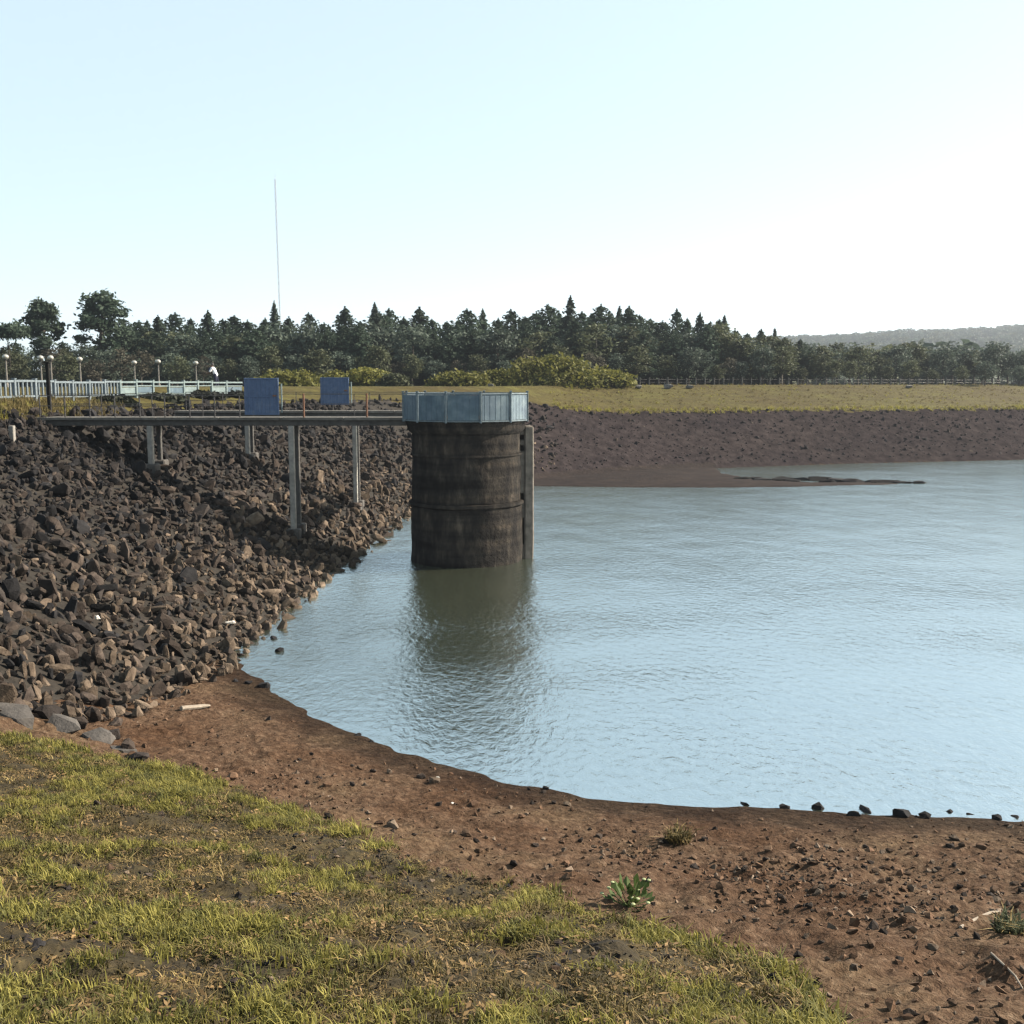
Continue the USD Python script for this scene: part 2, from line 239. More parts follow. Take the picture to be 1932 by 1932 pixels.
def height(x, y, full=False):
    x, y = np.asarray(x, float), np.asarray(y, float); shp = np.broadcast(x, y).shape
    x, y = np.broadcast_to(x, shp).ravel(), np.broadcast_to(y, shp).ravel()
    sn, sd, sp = parts_of(x, y)
    P = np.stack([x, y, 0 * x], -1)
    n1, n2, n3 = meshkit.fbm(P * .25, 3, 5) - .5, meshkit.fbm(P * 1.1, 3, 9) - .5, meshkit.fbm(P * 3.1, 2, 13) - .5
    near = np.where(sn < 0, .18 * sn, .16 * np.minimum(sn, 4) + .325 * np.clip(sn - 4, 0, 17.5) + .02 * np.clip(sn - 21.5, 0, 60))
    a = sstep(1.0, 5, sn)
    near = near + .09 * n2 * sstep(-2.5, 0, sn) * (1 - a) + a * (.5 * n1 + .22 * n2 + .1 * n3) + sstep(0.1, 2.2, sn) * (.07 * n3 + .09 * (meshkit.fbm(P * 6.5, 2, 17) - .5))
    w = far_w(x, y); rip = RIP(w); top = 6.45 * (1 - w) + 4.95 * w
    slope = top / rip
    crest = 7.6 + .15 * w
    g = np.where(sd < 0, .3 * sd, np.where(sd < rip, sd * slope, np.minimum(top + .05 + (sd - rip) * (.17 - .01 * w), crest)))
    g = g + sstep(0, 2, sd) * (1 - sstep(rip - .5, rip + 1, sd)) * .3 * n2 + sstep(rip, rip + 3, sd) * .12 * n2
    g = g - .02 * np.clip(sd - 45, 0, 60)
    spit = np.where(sp < 0, .25 * sp, .05 + .03 * np.minimum(sp, 6)) + .06 * n2 * (sp > -1)
    z = np.maximum(np.maximum(near, g), np.maximum(spit, -2.5))
    r = np.hypot(x, y); az = np.degrees(np.arctan2(x, y))
    ridge = 57 + 1.5 * (az - 14) + 6 * (meshkit.fbm(np.stack([az * .35, 0 * az, 0 * az], -1), 3, 21) - .5)
    hill = sstep(450, 1500, y) * np.maximum(ridge, 20) * (1 - .0 * w)
    z = z + np.where(sd > 45, hill, 0)
    if full: return z.reshape(shp), sn, sd, sp, near, g, w, rip
    return z.reshape(shp)
def hit(u, v):
    d = rays(u, v)[0]; t = np.concatenate([np.linspace(3, 60, 1200), np.linspace(60, 260, 1500)])
    p = EYE + d * t[:, None]; k = np.argmax(p[:, 2] < height(p[:, 0], p[:, 1])); return p[k]
def spaced(lo, hi, fine_lo, fine_hi, step, grow, cap, keep):
    mid = np.arange(fine_lo, fine_hi + step / 2, step); up, dn = [mid[-1]], [mid[0]]
    s = step
    while up[-1] < hi: s = min(s * grow, cap if up[-1] < keep else 60); up.append(up[-1] + s)
    s = step
    while dn[-1] > lo: s = min(s * grow, 60); dn.append(dn[-1] - s)
    return np.concatenate([dn[1:][::-1], mid, up[1:]])
# grass edge above the bare brown bank, and the edge against the stones at left
edge_px = [(-260, 1372), (0, 1392), (120, 1412), (260, 1445), (380, 1472), (480, 1500), (590, 1550), (700, 1600), (790, 1632), (860, 1652), (970, 1682), (1080, 1712), (1170, 1742), (1250, 1766), (1330, 1792), (1410, 1815), (1480, 1850), (1530, 1900), (1560, 1960), (1600, 2100)]
EDGE = np.array([hit(u, v)[:2] for u, v in edge_px])
TURF = Polygon(np.vstack([EDGE, [(EDGE[-1][0] + 1.5, 0), (6, -60), (-60, -60), (-60, EDGE[0][1] - 2)]])).buffer(0)

gx = spaced(-2600, 3200, -12.0, 10.5, 0.095, 1.055, .55, 70); gy = spaced(-600, 3400, 4.0, 32.0, 0.095, 1.05, .42, 130)
X, Y = np.meshgrid(gx, gy)
Z, SN, SD, SP, NZ, DZ, W, RP = height(X, Y, True)
V = np.stack([X.ravel(), Y.ravel(), Z.ravel()], -1)
nx, ny = len(gx), len(gy)
idx = np.arange(nx * ny).reshape(ny, nx)
Q = np.stack([idx[:-1, :-1], idx[:-1, 1:], idx[1:, 1:], idx[1:, :-1]], -1).reshape(-1, 4)
C = V[Q].mean(1)
q = lambda a: a[Q].mean(1)
sn_, sd_, sp_, nz_, dz_, w_, rp_ = map(q, (SN, SD, SP, NZ, DZ, W, RP))
wob = 1.2 * (meshkit.fbm(np.stack([C[:, 0], C[:, 1], 0 * C[:, 0]], -1) * .8, 3, 31) - .5)
dam_side = (sd_ > 0) & (dz_ > nz_)
stonef = dam_side & (sd_ < rp_ + wob) & ((sp_ < 0) | (dz_ > .5))
cls = np.full(len(Q), 0)                                         # 0 bare bank and lake bed
cls[(~dam_side) & (sn_ > 0) & shapely.contains_xy(TURF, C[:, 0] + .25 * wob, C[:, 1] + .25 * wob)] = 1
cls[stonef & (w_ + .1 * wob < .12)] = 2
cls[stonef & (w_ + .1 * wob >= .12)] = 3
cls[dam_side & ~stonef & (sd_ >= rp_ - 2) & (sd_ < 45)] = 4
cls[dam_side & (sd_ >= 45)] = 5
cls[(sd_ >= 45) & (C[:, 1] > 430)] = 6
cls[(cls == 0) & (C[:, 1] > 60) & (sp_ > -6)] = 7
def submesh(k):
    f = Q[cls == k]; u, inv = np.unique(f, return_inverse=True); return V[u], inv.reshape(-1, 4)
tag(obj('bare_bank', submesh(0), 'soil', smooth=True), 'bare brown soil bank and lake bed exposed by the low water', kind='structure')
tag(obj('mud_flat', submesh(7), 'mud', smooth=True), 'dark mud flat and thin spit at the foot of the far stone slope', kind='structure')
tag(obj('grass_bank', submesh(1), 'turf_soil', smooth=True), 'sloping grassy bank in the foreground', kind='structure')
tag(obj('crest_ground', submesh(4), 'far_turf', smooth=True), 'dry yellowish grass slope along the top of the dam', kind='structure')
tag(obj('forest_ground', submesh(5), 'forest_floor', smooth=True), 'ground under the trees behind the dam', kind='structure')
tag(obj('hills', submesh(6), 'hill_cover', smooth=True), 'low wooded hill on the horizon at right', kind='structure')
dam = thing('stone_faced_dam', 'long curved embankment dam with a slope of dark loose stones at left', 'dam')
obj('slope_bed', submesh(2), 'face_earth', dam, smooth=True)
obj('far_slope', submesh(3), 'far_face', dam, smooth=True, label='far grey brown stretch of the stone slope')
water = np.array([(-60, 8, 0), (700, 8, 0), (700, 600, 0), (-60, 600, 0)], float)
tag(obj('water', (water, [(0, 1, 2, 3)]), 'lake'), 'pale blue rippled water of the reservoir', kind='structure')

# ------------------------------------------------------------------ stones
rng = np.random.default_rng(11)
def rock(seed, dims=(1, .7, .5), n=20):
    r = np.random.default_rng(seed); p = r.normal(size=(n, 3)); p /= np.linalg.norm(p, axis=1, keepdims=True)
    p *= r.uniform(.78, 1.12, (n, 1)); p = np.sign(p) * np.abs(p) ** .8
    m = trimesh.PointCloud(p * np.array(dims) * .5).convex_hull; m.fix_normals(); return m
protos = [rock(s, d) for s, d in enumerate([(1, .55, .38), (1, .72, .5), (1, .46, .4), (1, .7, .34), (1, .6, .56), (1, .4, .3), (1, .62, .4), (1, .8, .62)])]
def random_quats(n, lie=0.6):
    return (R.from_euler('z', rng.uniform(0, 2 * PI, n)) * R.from_euler('xy', rng.normal(0, lie, (n, 2)))).as_quat()
def jitter(x0, x1, y0, y1, s):
    a, b = np.meshgrid(np.arange(x0, x1, s), np.arange(y0, y1, s)); n = a.size
    return a.ravel() + rng.uniform(-.55, .55, n) * s, b.ravel() + rng.uniform(-.55, .55, n) * s
xs, ys = jitter(-24, -6, 11, 46, .26); x2, y2 = jitter(-24, -2, 46, 82, .36); x3, y3 = jitter(-24, 150, 79, 170, .62)
xs, ys = np.concatenate([xs, x2, x3]), np.concatenate([ys, y2, y3])
zz, sn, sd, sp, nz, dz, w, rip = height(xs, ys, True)
size = np.where(ys < 46, rng.lognormal(-1.16, .40, len(xs)), rng.lognormal(-.95, .38, len(xs))) * np.where(w > .5, .75, 1)
size = np.clip(size, .16, .95)
keep = (sd > -.45 - .5 * rng.random(len(xs)) * (ys > 31)) & (sd < rip + .1) & (dz > nz - .25) & ((sp < 0) | (dz > .6)) & ((w < .5) | (rng.random(len(xs)) < .9))
keep &= ~((w > .5) & (sd < .8))
xs, ys, zz, size, sd, w, rip = (a[keep] for a in (xs, ys, zz, size, sd, w, rip))
pos = np.stack([xs, ys, zz + size * np.where(w > .5, rng.uniform(-.25, .08, len(xs)), rng.uniform(-.02, .34, len(xs)))], -1)
quat = random_quats(len(xs), 1.0)
kind = rng.integers(0, len(protos), len(xs))
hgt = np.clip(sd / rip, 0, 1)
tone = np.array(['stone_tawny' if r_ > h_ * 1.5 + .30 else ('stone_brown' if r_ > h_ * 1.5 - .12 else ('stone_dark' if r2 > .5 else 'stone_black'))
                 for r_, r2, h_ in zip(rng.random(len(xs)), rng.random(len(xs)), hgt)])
tone[w > .5] = np.where(rng.random((w > .5).sum()) > .12, 'stone_far', 'stone_brown')
dist = np.linalg.norm(pos - EYE, axis=1); dirs = pos - EYE
c_, s_ = math.cos(PITCH), math.sin(PITCH)
fw = dirs[:, 1] * c_ - dirs[:, 2] * s_; up_ = dirs[:, 1] * s_ + dirs[:, 2] * c_
inview = (np.abs(dirs[:, 0] / fw) < .5) & (np.abs(up_ / fw) < .5)
rank = np.argsort(-(size / dist) * inview); big = rank[:300]
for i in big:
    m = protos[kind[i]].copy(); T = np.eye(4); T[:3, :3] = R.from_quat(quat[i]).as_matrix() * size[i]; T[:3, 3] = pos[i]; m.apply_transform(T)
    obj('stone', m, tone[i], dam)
rest = np.setdiff1d(np.arange(len(xs)), big)
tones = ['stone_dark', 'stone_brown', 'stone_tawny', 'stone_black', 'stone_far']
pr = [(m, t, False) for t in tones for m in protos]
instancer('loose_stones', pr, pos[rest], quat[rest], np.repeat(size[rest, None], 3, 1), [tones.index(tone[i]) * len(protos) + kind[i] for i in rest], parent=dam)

def place_rock(u, v, px, mat_, label, group=None, cat='stone', name='loose_stone', seed=0, dims=(1, .75, .55), dz=.0, z=None):
    p = hit(u, v) if z is None else at_z(u, v, z); px = px * (1.05 if 'near waterline' in label else 1)
    s = px / FPX * np.linalg.norm(p - EYE)
    m = rock(seed + 100, dims, 17); m.apply_transform(trimesh.transformations.euler_matrix(0, 0, seed * 1.3)); m.apply_scale(s); m.apply_translation(p + [0, 0, s * dims[2] * .2 + dz])
    return tag(obj(name, m, mat_), label, cat, group)
# stones standing in the shallows along the near shore
k = 0
for u, v, px, lab in [(1335, 1503, 28, 'black stone, leftmost large one standing out along the near waterline'), (1662, 1516, 18, 'small black stone in the water just off the near shore at right'),
                      (1145, 1500, 17, 'dark stone at the waterline below and right of the intake tower'), (1205, 1504, 11, None), (1548, 1528, 30, None), (1632, 1533, 30, None), (1690, 1527, 14, 'grey stone in the shallows right of the small black one'),
                      (1735, 1530, 14, None), (1700, 1540, 34, None), (1745, 1543, 24, None), (1790, 1536, 20, None), (1830, 1541, 16, None), (1880, 1546, 22, None), (1915, 1545, 18, None), (1480, 1526, 22, None), (1405, 1519, 18, None), (1610, 1540, 24, None),
                      (1100, 1501, 12, None), (1030, 1489, 14, None), (675, 1388, 14, None), (700, 1400, 12, None), (497, 1297, 26, 'flat dark stone at the tip of the brown bank by the water'), (445, 1286, 14, None), (470, 1290, 16, None)]:
    k += 1; place_rock(u, v, px, 'stone_black', lab or 'dark stone lying along the near waterline', None if lab else 'dark stones along the near waterline', seed=k)
for u, v, px, lab in [(527, 1228, 19, 'larger dark stone standing in the water off the stone slope'), (516, 1205, 15, 'smaller dark stone in the water nearest the stone slope')]:
    k += 1; place_rock(u, v, px, 'stone_black', lab, seed=k, z=0.0)
for j, (u, v, px) in enumerate([(1400, 904, 30), (1440, 906, 34), (1478, 905, 44), (1515, 904, 40), (1545, 905, 46), (1580, 907, 40), (1612, 908, 44), (1645, 909, 34), (1675, 909, 40), (1705, 910, 30), (1730, 910, 26), (1425, 902, 22), (1498, 908, 30), (1562, 909, 30)]):
    p = at_z(u, v, .05); m = rock(840 + j, (1.3, .7, .3), 16); m.apply_scale(px / FPX * p[1]); m.apply_translation(p); tag(obj('loose_stone', m, 'stone_black'), 'dark wet rock along the thin spit reaching into the water at right', 'stone', 'dark rocks along the thin spit')
place_rock(437, 1190, 24, 'stone_pale', 'bright white slab on the foot of the stone slope by the water', name='white_slab', seed=3, dims=(1, .5, .25), dz=.25)
place_rock(185, 1180, 13, 'stone_pale', 'small whitish stone low on the stone slope at left', name='white_stone', seed=5, dz=.2)
for u, v, px, lab in [(853, 1517, 9, 'white pebble on the brown bank below the tower reflection'), (826, 1468, 9, 'white pebble nearest the water on the brown bank'), (302, 2005, 9, None)][:2]:
    k += 1; place_rock(u, v, px, 'stone_pale', lab, name='white_pebble', seed=k)
# dark clods and stones on the brown bank
clods = [(680, 1450, 16), (704, 1456, 13), (735, 1458, 16), (725, 1474, 14), (700, 1470, 12), (795, 1468, 20), (818, 1476, 26), (893, 1520, 24), (940, 1508, 15), (1045, 1516, 14), (1070, 1520, 17), (985, 1541, 16), (880, 1576, 24), (855, 1572, 15), (740, 1562, 30), (715, 1555, 18),
         (905, 1605, 20), (1010, 1596, 16), (1025, 1585, 12), (1060, 1590, 14), (1200, 1600, 18), (1130, 1580, 18), (1120, 1600, 12), (437, 1470, 26), (450, 1402, 10), (252, 1345, 9), (326, 1334, 9), (1245, 1600, 12), (1450, 1604, 20), (1520, 1625, 15), (1560, 1600, 16), (1640, 1606, 18), (1710, 1650, 16),
         (1480, 1660, 14), (1590, 1690, 16), (1660, 1690, 15), (1370, 1690, 14), (1330, 1585, 16), (1800, 1585, 22), (1850, 1600, 18), (1890, 1625, 20), (1770, 1640, 14), (1880, 1700, 18), (1610, 1760, 18), (1700, 1740, 16), (1550, 1780, 17), (1760, 1790, 20), (1840, 1800, 18), (1500, 1740, 15), (1420, 1720, 13)]
for j, (u, v, px) in enumerate(clods):
    place_rock(u, v, px, ['clod_brown', 'stone_brown', 'stone_tawny', 'clod_red'][j % 4], ('dark stone on the brown bank between the tower reflection and the grass' if u < 960 else 'dark stone on the brown bank below the middle of the water' if u < 1360 else 'dark stone on the brown bank in the lower right corner' if v > 1680 else 'dark stone on the brown bank near the water at right'), ('stones on the bank left of centre' if u < 960 else 'stones on the bank at centre' if u < 1360 else 'stones in the lower right corner' if v > 1680 else 'stones on the bank near the water at right'), seed=200 + j, dims=(1, .8, .6))
# small pebbles and lumps nobody could count
px_, py_ = jitter(-9, 12, 6, 31, .12)
zz, sn, sd2, sp, nz, dz, w2, _ = height(px_, py_, True)
dens = meshkit.fbm(np.stack([px_, py_, 0 * px_], -1) * .5, 3, 77)
ok = (sn > .05) & (nz > dz) & ~shapely.contains_xy(TURF.buffer(-.1), px_, py_) & (rng.random(len(px_)) < np.clip((dens - .34) * 3.2, .2, .95) * np.clip((px_ + 10) / 10, .25, 1.3) * np.clip(sn / 5, .2, 1))
pp = np.stack([px_, py_, zz], -1)[ok]; sz = np.clip(rng.lognormal(-2.72, .52, len(pp)), .02, .2)
lump = [(rock(300 + s, (1, .8, .6), 10), t, False) for s, t in enumerate(['clod_red', 'clod_brown', 'clod_red', 'clod_dark', 'clod_red', 'clod_pale'])]
instancer('pebbles', lump, pp + np.array([0, 0, .01]), random_quats(len(pp), .5), np.repeat(sz[:, None], 3, 1), rng.integers(0, 6, len(pp)), 'pebbles and clods of earth strewn over the brown bank', 'pebbles')

# stone edging slabs between the grass and the stone slope
for j, (u, v, px, lab) in enumerate([(28, 1352, 86, 'large pale grey slab at the left edge above the grass'), (118, 1375, 64, 'grey slab between the large pale slab and the brown bank'), (185, 1392, 52, 'dark grey slab at the corner of the grass and the brown bank'), (232, 1418, 40, 'small tilted slab at the lower end of the row of slabs')]):
    p = hit(u, v); s = px / FPX * np.linalg.norm(p - EYE)
    m = rock(400 + j, (1.25, .8, .42), 16); m.apply_scale(s); m.apply_transform(trimesh.transformations.euler_matrix(.1, .22, -.75 + .2 * j)); m.apply_translation(p + [0, 0, .03])
    tag(obj('edging_slab', m, 'slab_stone'), lab, 'slab')

for j, (u, v, px) in enumerate([(92, 1352, 44), (150, 1372, 40), (208, 1392, 38), (240, 1415, 40), (262, 1436, 34), (218, 1368, 28), (60, 1342, 40), (176, 1350, 30)]):
    place_rock(u, v, px, ['stone_dark', 'stone_brown'][j % 2], 'dark angular stone among the grey slabs between the grass and the stone slope', 'stones among the grey slabs', seed=460 + j, dims=(1.2, .75, .7), name='edging_stone')
# ------------------------------------------------------------------ grass
def clump(seed, blades, h, spread, width, lean=.6):
    r = np.random.default_rng(seed); v, f = [], []
    for _ in range(blades):
        a, rad = r.uniform(0, 2 * PI), spread * math.sqrt(r.random()); b = np.array([rad * math.cos(a), rad * math.sin(a), -.01])
        d = r.uniform(0, 2 * PI); out = np.array([math.cos(d), math.sin(d), 0]) * abs(r.normal(0, lean)); hh = h * r.uniform(.45, 1.15); wv = np.array([-math.sin(d), math.cos(d), 0]) * width * r.uniform(.6, 1.3)
        m1, t = b + out * hh * .35 + [0, 0, hh * .6], b + out * hh + [0, 0, hh * r.uniform(.7, 1)]
        n = len(v); v += [b - wv, b + wv, m1 + wv * .7, m1 - wv * .7, t]; f += [(n, n + 1, n + 2), (n, n + 2, n + 3), (n + 3, n + 2, n + 4)]
    return np.array(v), np.array(f)
leaf('thatch', (.042, .029, .012), (.125, .086, .034), 2.2, .35, .15)
leaf('thatch_dark', (.016, .013, .007), (.045, .036, .016), 2.2, .35, .15)
gprot = []
for t, (mname, hh, sp_r, nb_, ln) in enumerate([('grass_green', .06, .10, 34, .9), ('grass_lime', .07, .10, 34, .9), ('grass_olive', .05, .12, 34, 1.0), ('grass_straw', .04, .13, 34, 1.3), ('thatch', .022, .12, 40, 2.6), ('thatch_dark', .02, .12, 40, 2.6)]):
    for s in range(3): gprot.append((clump(500 + 10 * t + s, nb_, hh * (1 + .25 * s), sp_r, .0062, ln), mname, False))
leaf('litter', (.085, .050, .020), (.20, .13, .055), 6.0, .4, .15)
def litter(seed):
    r = np.random.default_rng(seed); v, f = [], []
    for _ in range(14):
        c = np.array([r.normal(0, .06), r.normal(0, .06), .012 + .02 * r.random()]); a = r.uniform(0, 2 * PI); d = np.array([math.cos(a), math.sin(a), r.normal(0, .35)]) * r.uniform(.012, .045); w_ = np.array([-math.sin(a), math.cos(a), r.normal(0, .4)]) * r.uniform(.006, .016)
        n = len(v); v += [c - d, c + w_, c + d, c - w_]; f += [(n, n + 1, n + 2), (n, n + 2, n + 3)]
    return np.array(v), np.array(f)
gprot += [(litter(590 + s_), 'litter', False) for s_ in range(3)]
bare = [hit(600, 1595), hit(665, 1612), hit(800, 1662), hit(880, 1690), hit(535, 1515), hit(1080, 1748), hit(1010, 1805), hit(1140, 1800), hit(330, 1560), hit(200, 1640), hit(480, 1700), hit(700, 1790), hit(120, 1780), hit(420, 1830)]
rad_ = [.5, .5, .6, .45, .4, .35, .45, .45, .4, .4, .35, .4, .35, .35]
tx, ty = jitter(-11, 5.5, 4.2, 20, .088)
ins = shapely.contains_xy(TURF.buffer(.12), tx, ty); tx, ty = tx[ins], ty[ins]
zz, sn, sdd, sp, nz, dz, _, _ = height(tx, ty, True)
P = np.stack([tx, ty, 0 * tx], -1)
n_a, n_b, n_c, n_d = meshkit.fbm(P * 1.1, 3, 41), meshkit.fbm(P * .5, 3, 43), meshkit.fbm(P * 3.2, 3, 47), meshkit.fbm(P * 7.0, 2, 53)
edge_d = shapely.distance(LineString(EDGE), shapely.points(tx, ty))
bareness = np.zeros(len(tx))
for b, rb in zip(bare, rad_): bareness = np.maximum(bareness, 1 - np.hypot((tx - b[0]) / 1.5, ty - b[1]) / (rb * (1.1 + 2.2 * (n_c - .5))))
lush = n_a * .45 + n_b * .2 + n_c * .35 + .10 * np.clip(1 - edge_d / .9, 0, 1) - .06 * (n_d < .45)
r1, r2, r3 = rng.random(len(tx)), rng.random(len(tx)), rng.random(len(tx))
mi = np.where(lush > .545, np.where(r1 < .6, 1, 0), np.where(lush > .495, np.where(r1 < .35, 1, np.where(r1 < .7, 0, 2)), np.where(lush > .442, np.where(r1 < .4, 2, np.where(r1 < .7, 3, 4)), np.where(r1 < .12, 2, np.where(r1 < .25, 3, np.where(r1 < .7, 4, 5))))))
mi = np.where((bareness > 0) & (r2 < .9), np.where(r3 < .5, 5, 4), mi)
r4 = rng.random(len(tx)); mi = np.where((r4 < .16) & (bareness < .2) & (lush < .53), 6, mi)
drop = ((bareness > .15) & (r3 < .72)) | ((lush < .415) & (r3 < .45))
keepg = (nz > dz - .05) & ~drop & ((np.abs(tx) / ty) < .6)
tx, ty, zz, mi, edge_d = (a[keepg] for a in (tx, ty, zz, mi, edge_d))
gs = rng.uniform(.6, 1.3, len(tx)) * (1 + .45 * np.clip(1 - edge_d / .5, 0, 1) * (mi < 2))
instancer('grass', gprot, np.stack([tx, ty, zz], -1), R.from_euler('z', rng.uniform(0, 2 * PI, len(tx))).as_quat(), np.repeat(gs[:, None], 3, 1), mi * 3 + rng.integers(0, 3, len(tx)),
          'patchy green and straw coloured grass covering the foreground bank', 'grass')
qx, qy = jitter(-10, 4, 4.6, 17, .15); b_ = np.zeros(len(qx)); nq = meshkit.fbm(np.stack([qx, qy, 0 * qx], -1) * 2.2, 3, 61)
for b, rb in zip(bare, rad_): b_ = np.maximum(b_, 1 - np.hypot((qx - b[0]) / 1.5, qy - b[1]) / (rb * 1.2))
ok = shapely.contains_xy(TURF, qx, qy) & (rng.random(len(qx)) < np.where(b_ > 0, .95, np.where(nq < .45, .3, .05)))
qp = np.stack([qx, qy, height(qx, qy) + .008], -1)[ok]; qs = np.clip(rng.lognormal(-2.9, .5, len(qp)), .025, .16)
lump2 = [(rock(330 + s_, (1, .8, .5), 12), t, False) for s_, t in enumerate(['clod_dark', 'stone_brown', 'stone_dark', 'clod_pale', 'clod_brown', 'stone_black'])]
instancer('turf_stones', lump2, qp, random_quats(len(qp), .5), np.repeat(qs[:, None], 3, 1), rng.integers(0, 6, len(qp)), 'small stones and earth showing in the bare patches of the grass', 'pebbles')
# coarse tufts along the dam crest, near left and far right
leaf('crest_lime', (.13, .12, .022), (.22, .195, .045), 1.2, .25, .4)
leaf('crest_straw', (.09, .07, .025), (.16, .125, .05), 1.2, .25, .35)
tp = [(clump(560 + s, 26, .55, .28, .022, .7), m, False) for s, m in enumerate(['crest_straw', 'crest_lime', 'grass_olive', 'crest_straw', 'grass_green'])]
ax, ay = jitter(-31, -18, 30, 66, .45); bx, by = jitter(-6, 130, 84, 165, .6)
ax, ay = np.concatenate([ax, bx]), np.concatenate([ay, by]); zz, sn, sdd, sp, nz, dz, w4, rp4 = height(ax, ay, True)
rel = sdd - rp4
ok = (rel > -.4) & (dz > nz) & np.where(w4 > .5, (rel < 1.2) | ((rel < 20) & (rng.random(len(ax)) < .28)), (rel < 2.8) & (ay < 53 + 3 * rng.random(len(ax))))
tuft = np.stack([ax, ay, zz], -1)[ok]; w4 = w4[ok]; rel = rel[ok]
pick = np.where(rng.random(len(tuft)) < .6, 0, rng.integers(0, 5, len(tuft))); pick = np.where((w4 > .5) & (rel < 1.2), rng.choice([1, 1, 1, 1, 0], len(tuft)), pick)
ts = rng.uniform(.5, 1.1, len(tuft)) * np.where(w4 > .5, np.where(rel < 1.2, .8, .5), .85); pick = np.where((w4 > .5) & (rel >= 1.2), rng.choice([0, 3, 3, 1], len(tuft)), pick)
instancer('crest_grass', tp, tuft, R.from_euler('z', rng.uniform(0, 2 * PI, len(tuft))).as_quat(), np.repeat(ts[:, None], 3, 1), pick, 'tufts of dry grass along the edge of the dam crest', 'grass')

# a few single plants on the bank
def weed(u, v, h, label, cat='plant', glints=True, mname='weed_green', n=46):
    p = hit(u, v); t = thing('leafy_weed' if glints else 'grass_tussock', label, cat, p)
    if glints:
        r = np.random.default_rng(77); L, Fl, S = [], [], []
        for q_ in range(n):
            a = r.uniform(0, 2 * PI); e = r.uniform(.15, 1.35); d = np.array([math.cos(a) * math.cos(e), math.sin(a) * math.cos(e), math.sin(e)]) * h * r.uniform(.45, 1)
            if q_ % 3 == 0: S.append(rod((0, 0, 0), d, .008, .004, 4))
            sd_w = np.cross(d, [0, 0, 1]); sd_w = sd_w / (np.linalg.norm(sd_w) + 1e-6) * .045
            L.append(trimesh.Trimesh([d - d * .35, d - d * .12 + sd_w, d + [0, 0, .03], d - d * .12 - sd_w], [(0, 1, 2), (0, 2, 3)], process=False))
            if q_ % 4 == 0:
                fl = trimesh.creation.icosphere(1, .02); fl.apply_scale((1.3, 1.3, .6)); fl.apply_translation(d * .96 + np.array([0, 0, .03])); Fl.append(fl)
        obj('leaves', cat_(L), mname, t); obj('stems', cat_(S), mname, t); [obj('bud', fl, 'petal', t) for fl in Fl]  # small pale blobs added in place of highlights on the leaves
    else:
        obj('blades', clump(88, 160, h, h * .8, .012, .8), mname, t); obj('dry_blades', clump(89, 60, h * .9, h * .8, .012, 1.0), 'grass_straw', t)
    return t
weed(1185, 1712, .42, 'leafy green weed with added pale leaf highlights at the edge of the grass')
weed(1278, 1585, .26, 'low yellow green tussock on the brown bank near the water', glints=False, mname='grass_olive')
weed(1908, 1758, .24, 'dull green tussock at the right edge of the brown bank', glints=False, mname='leaf_olive')
# sticks
def stick(u0, v0, u1, v1, r, label, name='stick', bend=.0):
    a, b = hit(u0, v0) + [0, 0, r * .8], hit(u1, v1) + [0, 0, r * .8]
    mid = (a + b) / 2 + np.array([0, 0, bend]); mid2 = a * .25 + b * .75 + np.array([.02, .03, bend * .6])
    return tag(obj(name, cat_([rod(a, mid, r, r * .95, 7), rod(mid, mid2, r * .95, r * .85, 7), rod(mid2, b, r * .85, r * .5, 7)]), 'dry_wood'), label, 'stick')
stick(342, 1340, 396, 1335, .055, 'straight pale stick lying alone on the brown bank by the stone slope')
stick(1812, 1752, 1885, 1722, .02, 'bent pale twig on the brown bank at lower right', bend=.03)
stick(1870, 1800, 1930, 1868, .013, 'thin curved root near the lower right corner', bend=.03)

# ------------------------------------------------------------------ intake tower
TC = np.array([-2.05, 46.0]); TR = 2.5
tower = thing('intake_tower', 'dark round stone water intake tower standing in the reservoir', 'tower', (TC[0], TC[1], 0))
def rough(m, amp, sc, seed):
    v = np.array(m.vertices); n = m.vertex_normals
    m.vertices = v + n * (amp * (meshkit.fbm(v * sc + 50, 3, seed) - .5))[:, None]; return m
def drum(r0, r1, z0, z1, seed):
    zs = np.arange(z0, z1 + .01, .125)
    prof = [(r0 + (r1 - r0) * (z - z0) / (z1 - z0), z) for z in zs]
    return rough(lathe([(0.02, z0)] + prof + [(0.02, z1)], 96), .13, 1.3, seed)
obj('lower_shaft', drum(TR + .03, TR + .0, -2.5, 2.52, 1), 'tower_stone', tower, smooth=50)
obj('upper_shaft', drum(TR - .05, TR - .06, 2.72, 4.72, 2), 'tower_stone', tower, smooth=50)
obj('band', rough(lathe([(.02, 4.725), (TR - .03, 4.725), (TR + .0, 4.76), (TR - .02, 4.83), (.02, 4.83)], 96), .05, 3, 8), 'tower_stone', tower, smooth=40)
obj('upper_shaft', drum(TR - .06, TR - .08, 4.835, 5.72, 9), 'tower_stone', tower, smooth=50)
obj('ledge', rough(lathe([(.02, 2.53), (TR + .04, 2.53), (TR + .08, 2.57), (TR + .06, 2.69), (TR - .03, 2.71), (.02, 2.71)], 96), .05, 3, 3), 'tower_stone', tower, smooth=40)
obj('cap', rough(lathe([(.02, 5.73), (TR - .02, 5.73), (TR + .12, 5.9), (TR + .14, 6.12), (.02, 6.12)], 96), .03, 2, 4), 'tower_stone', tower, smooth=40)
obj('platform', lathe([(.02, 6.122), (TR + .14, 6.122), (TR + .17, 6.16), (TR + .17, 6.36), (TR + .14, 6.4), (.02, 6.4)], 64), 'tower_stone', tower, smooth=30)
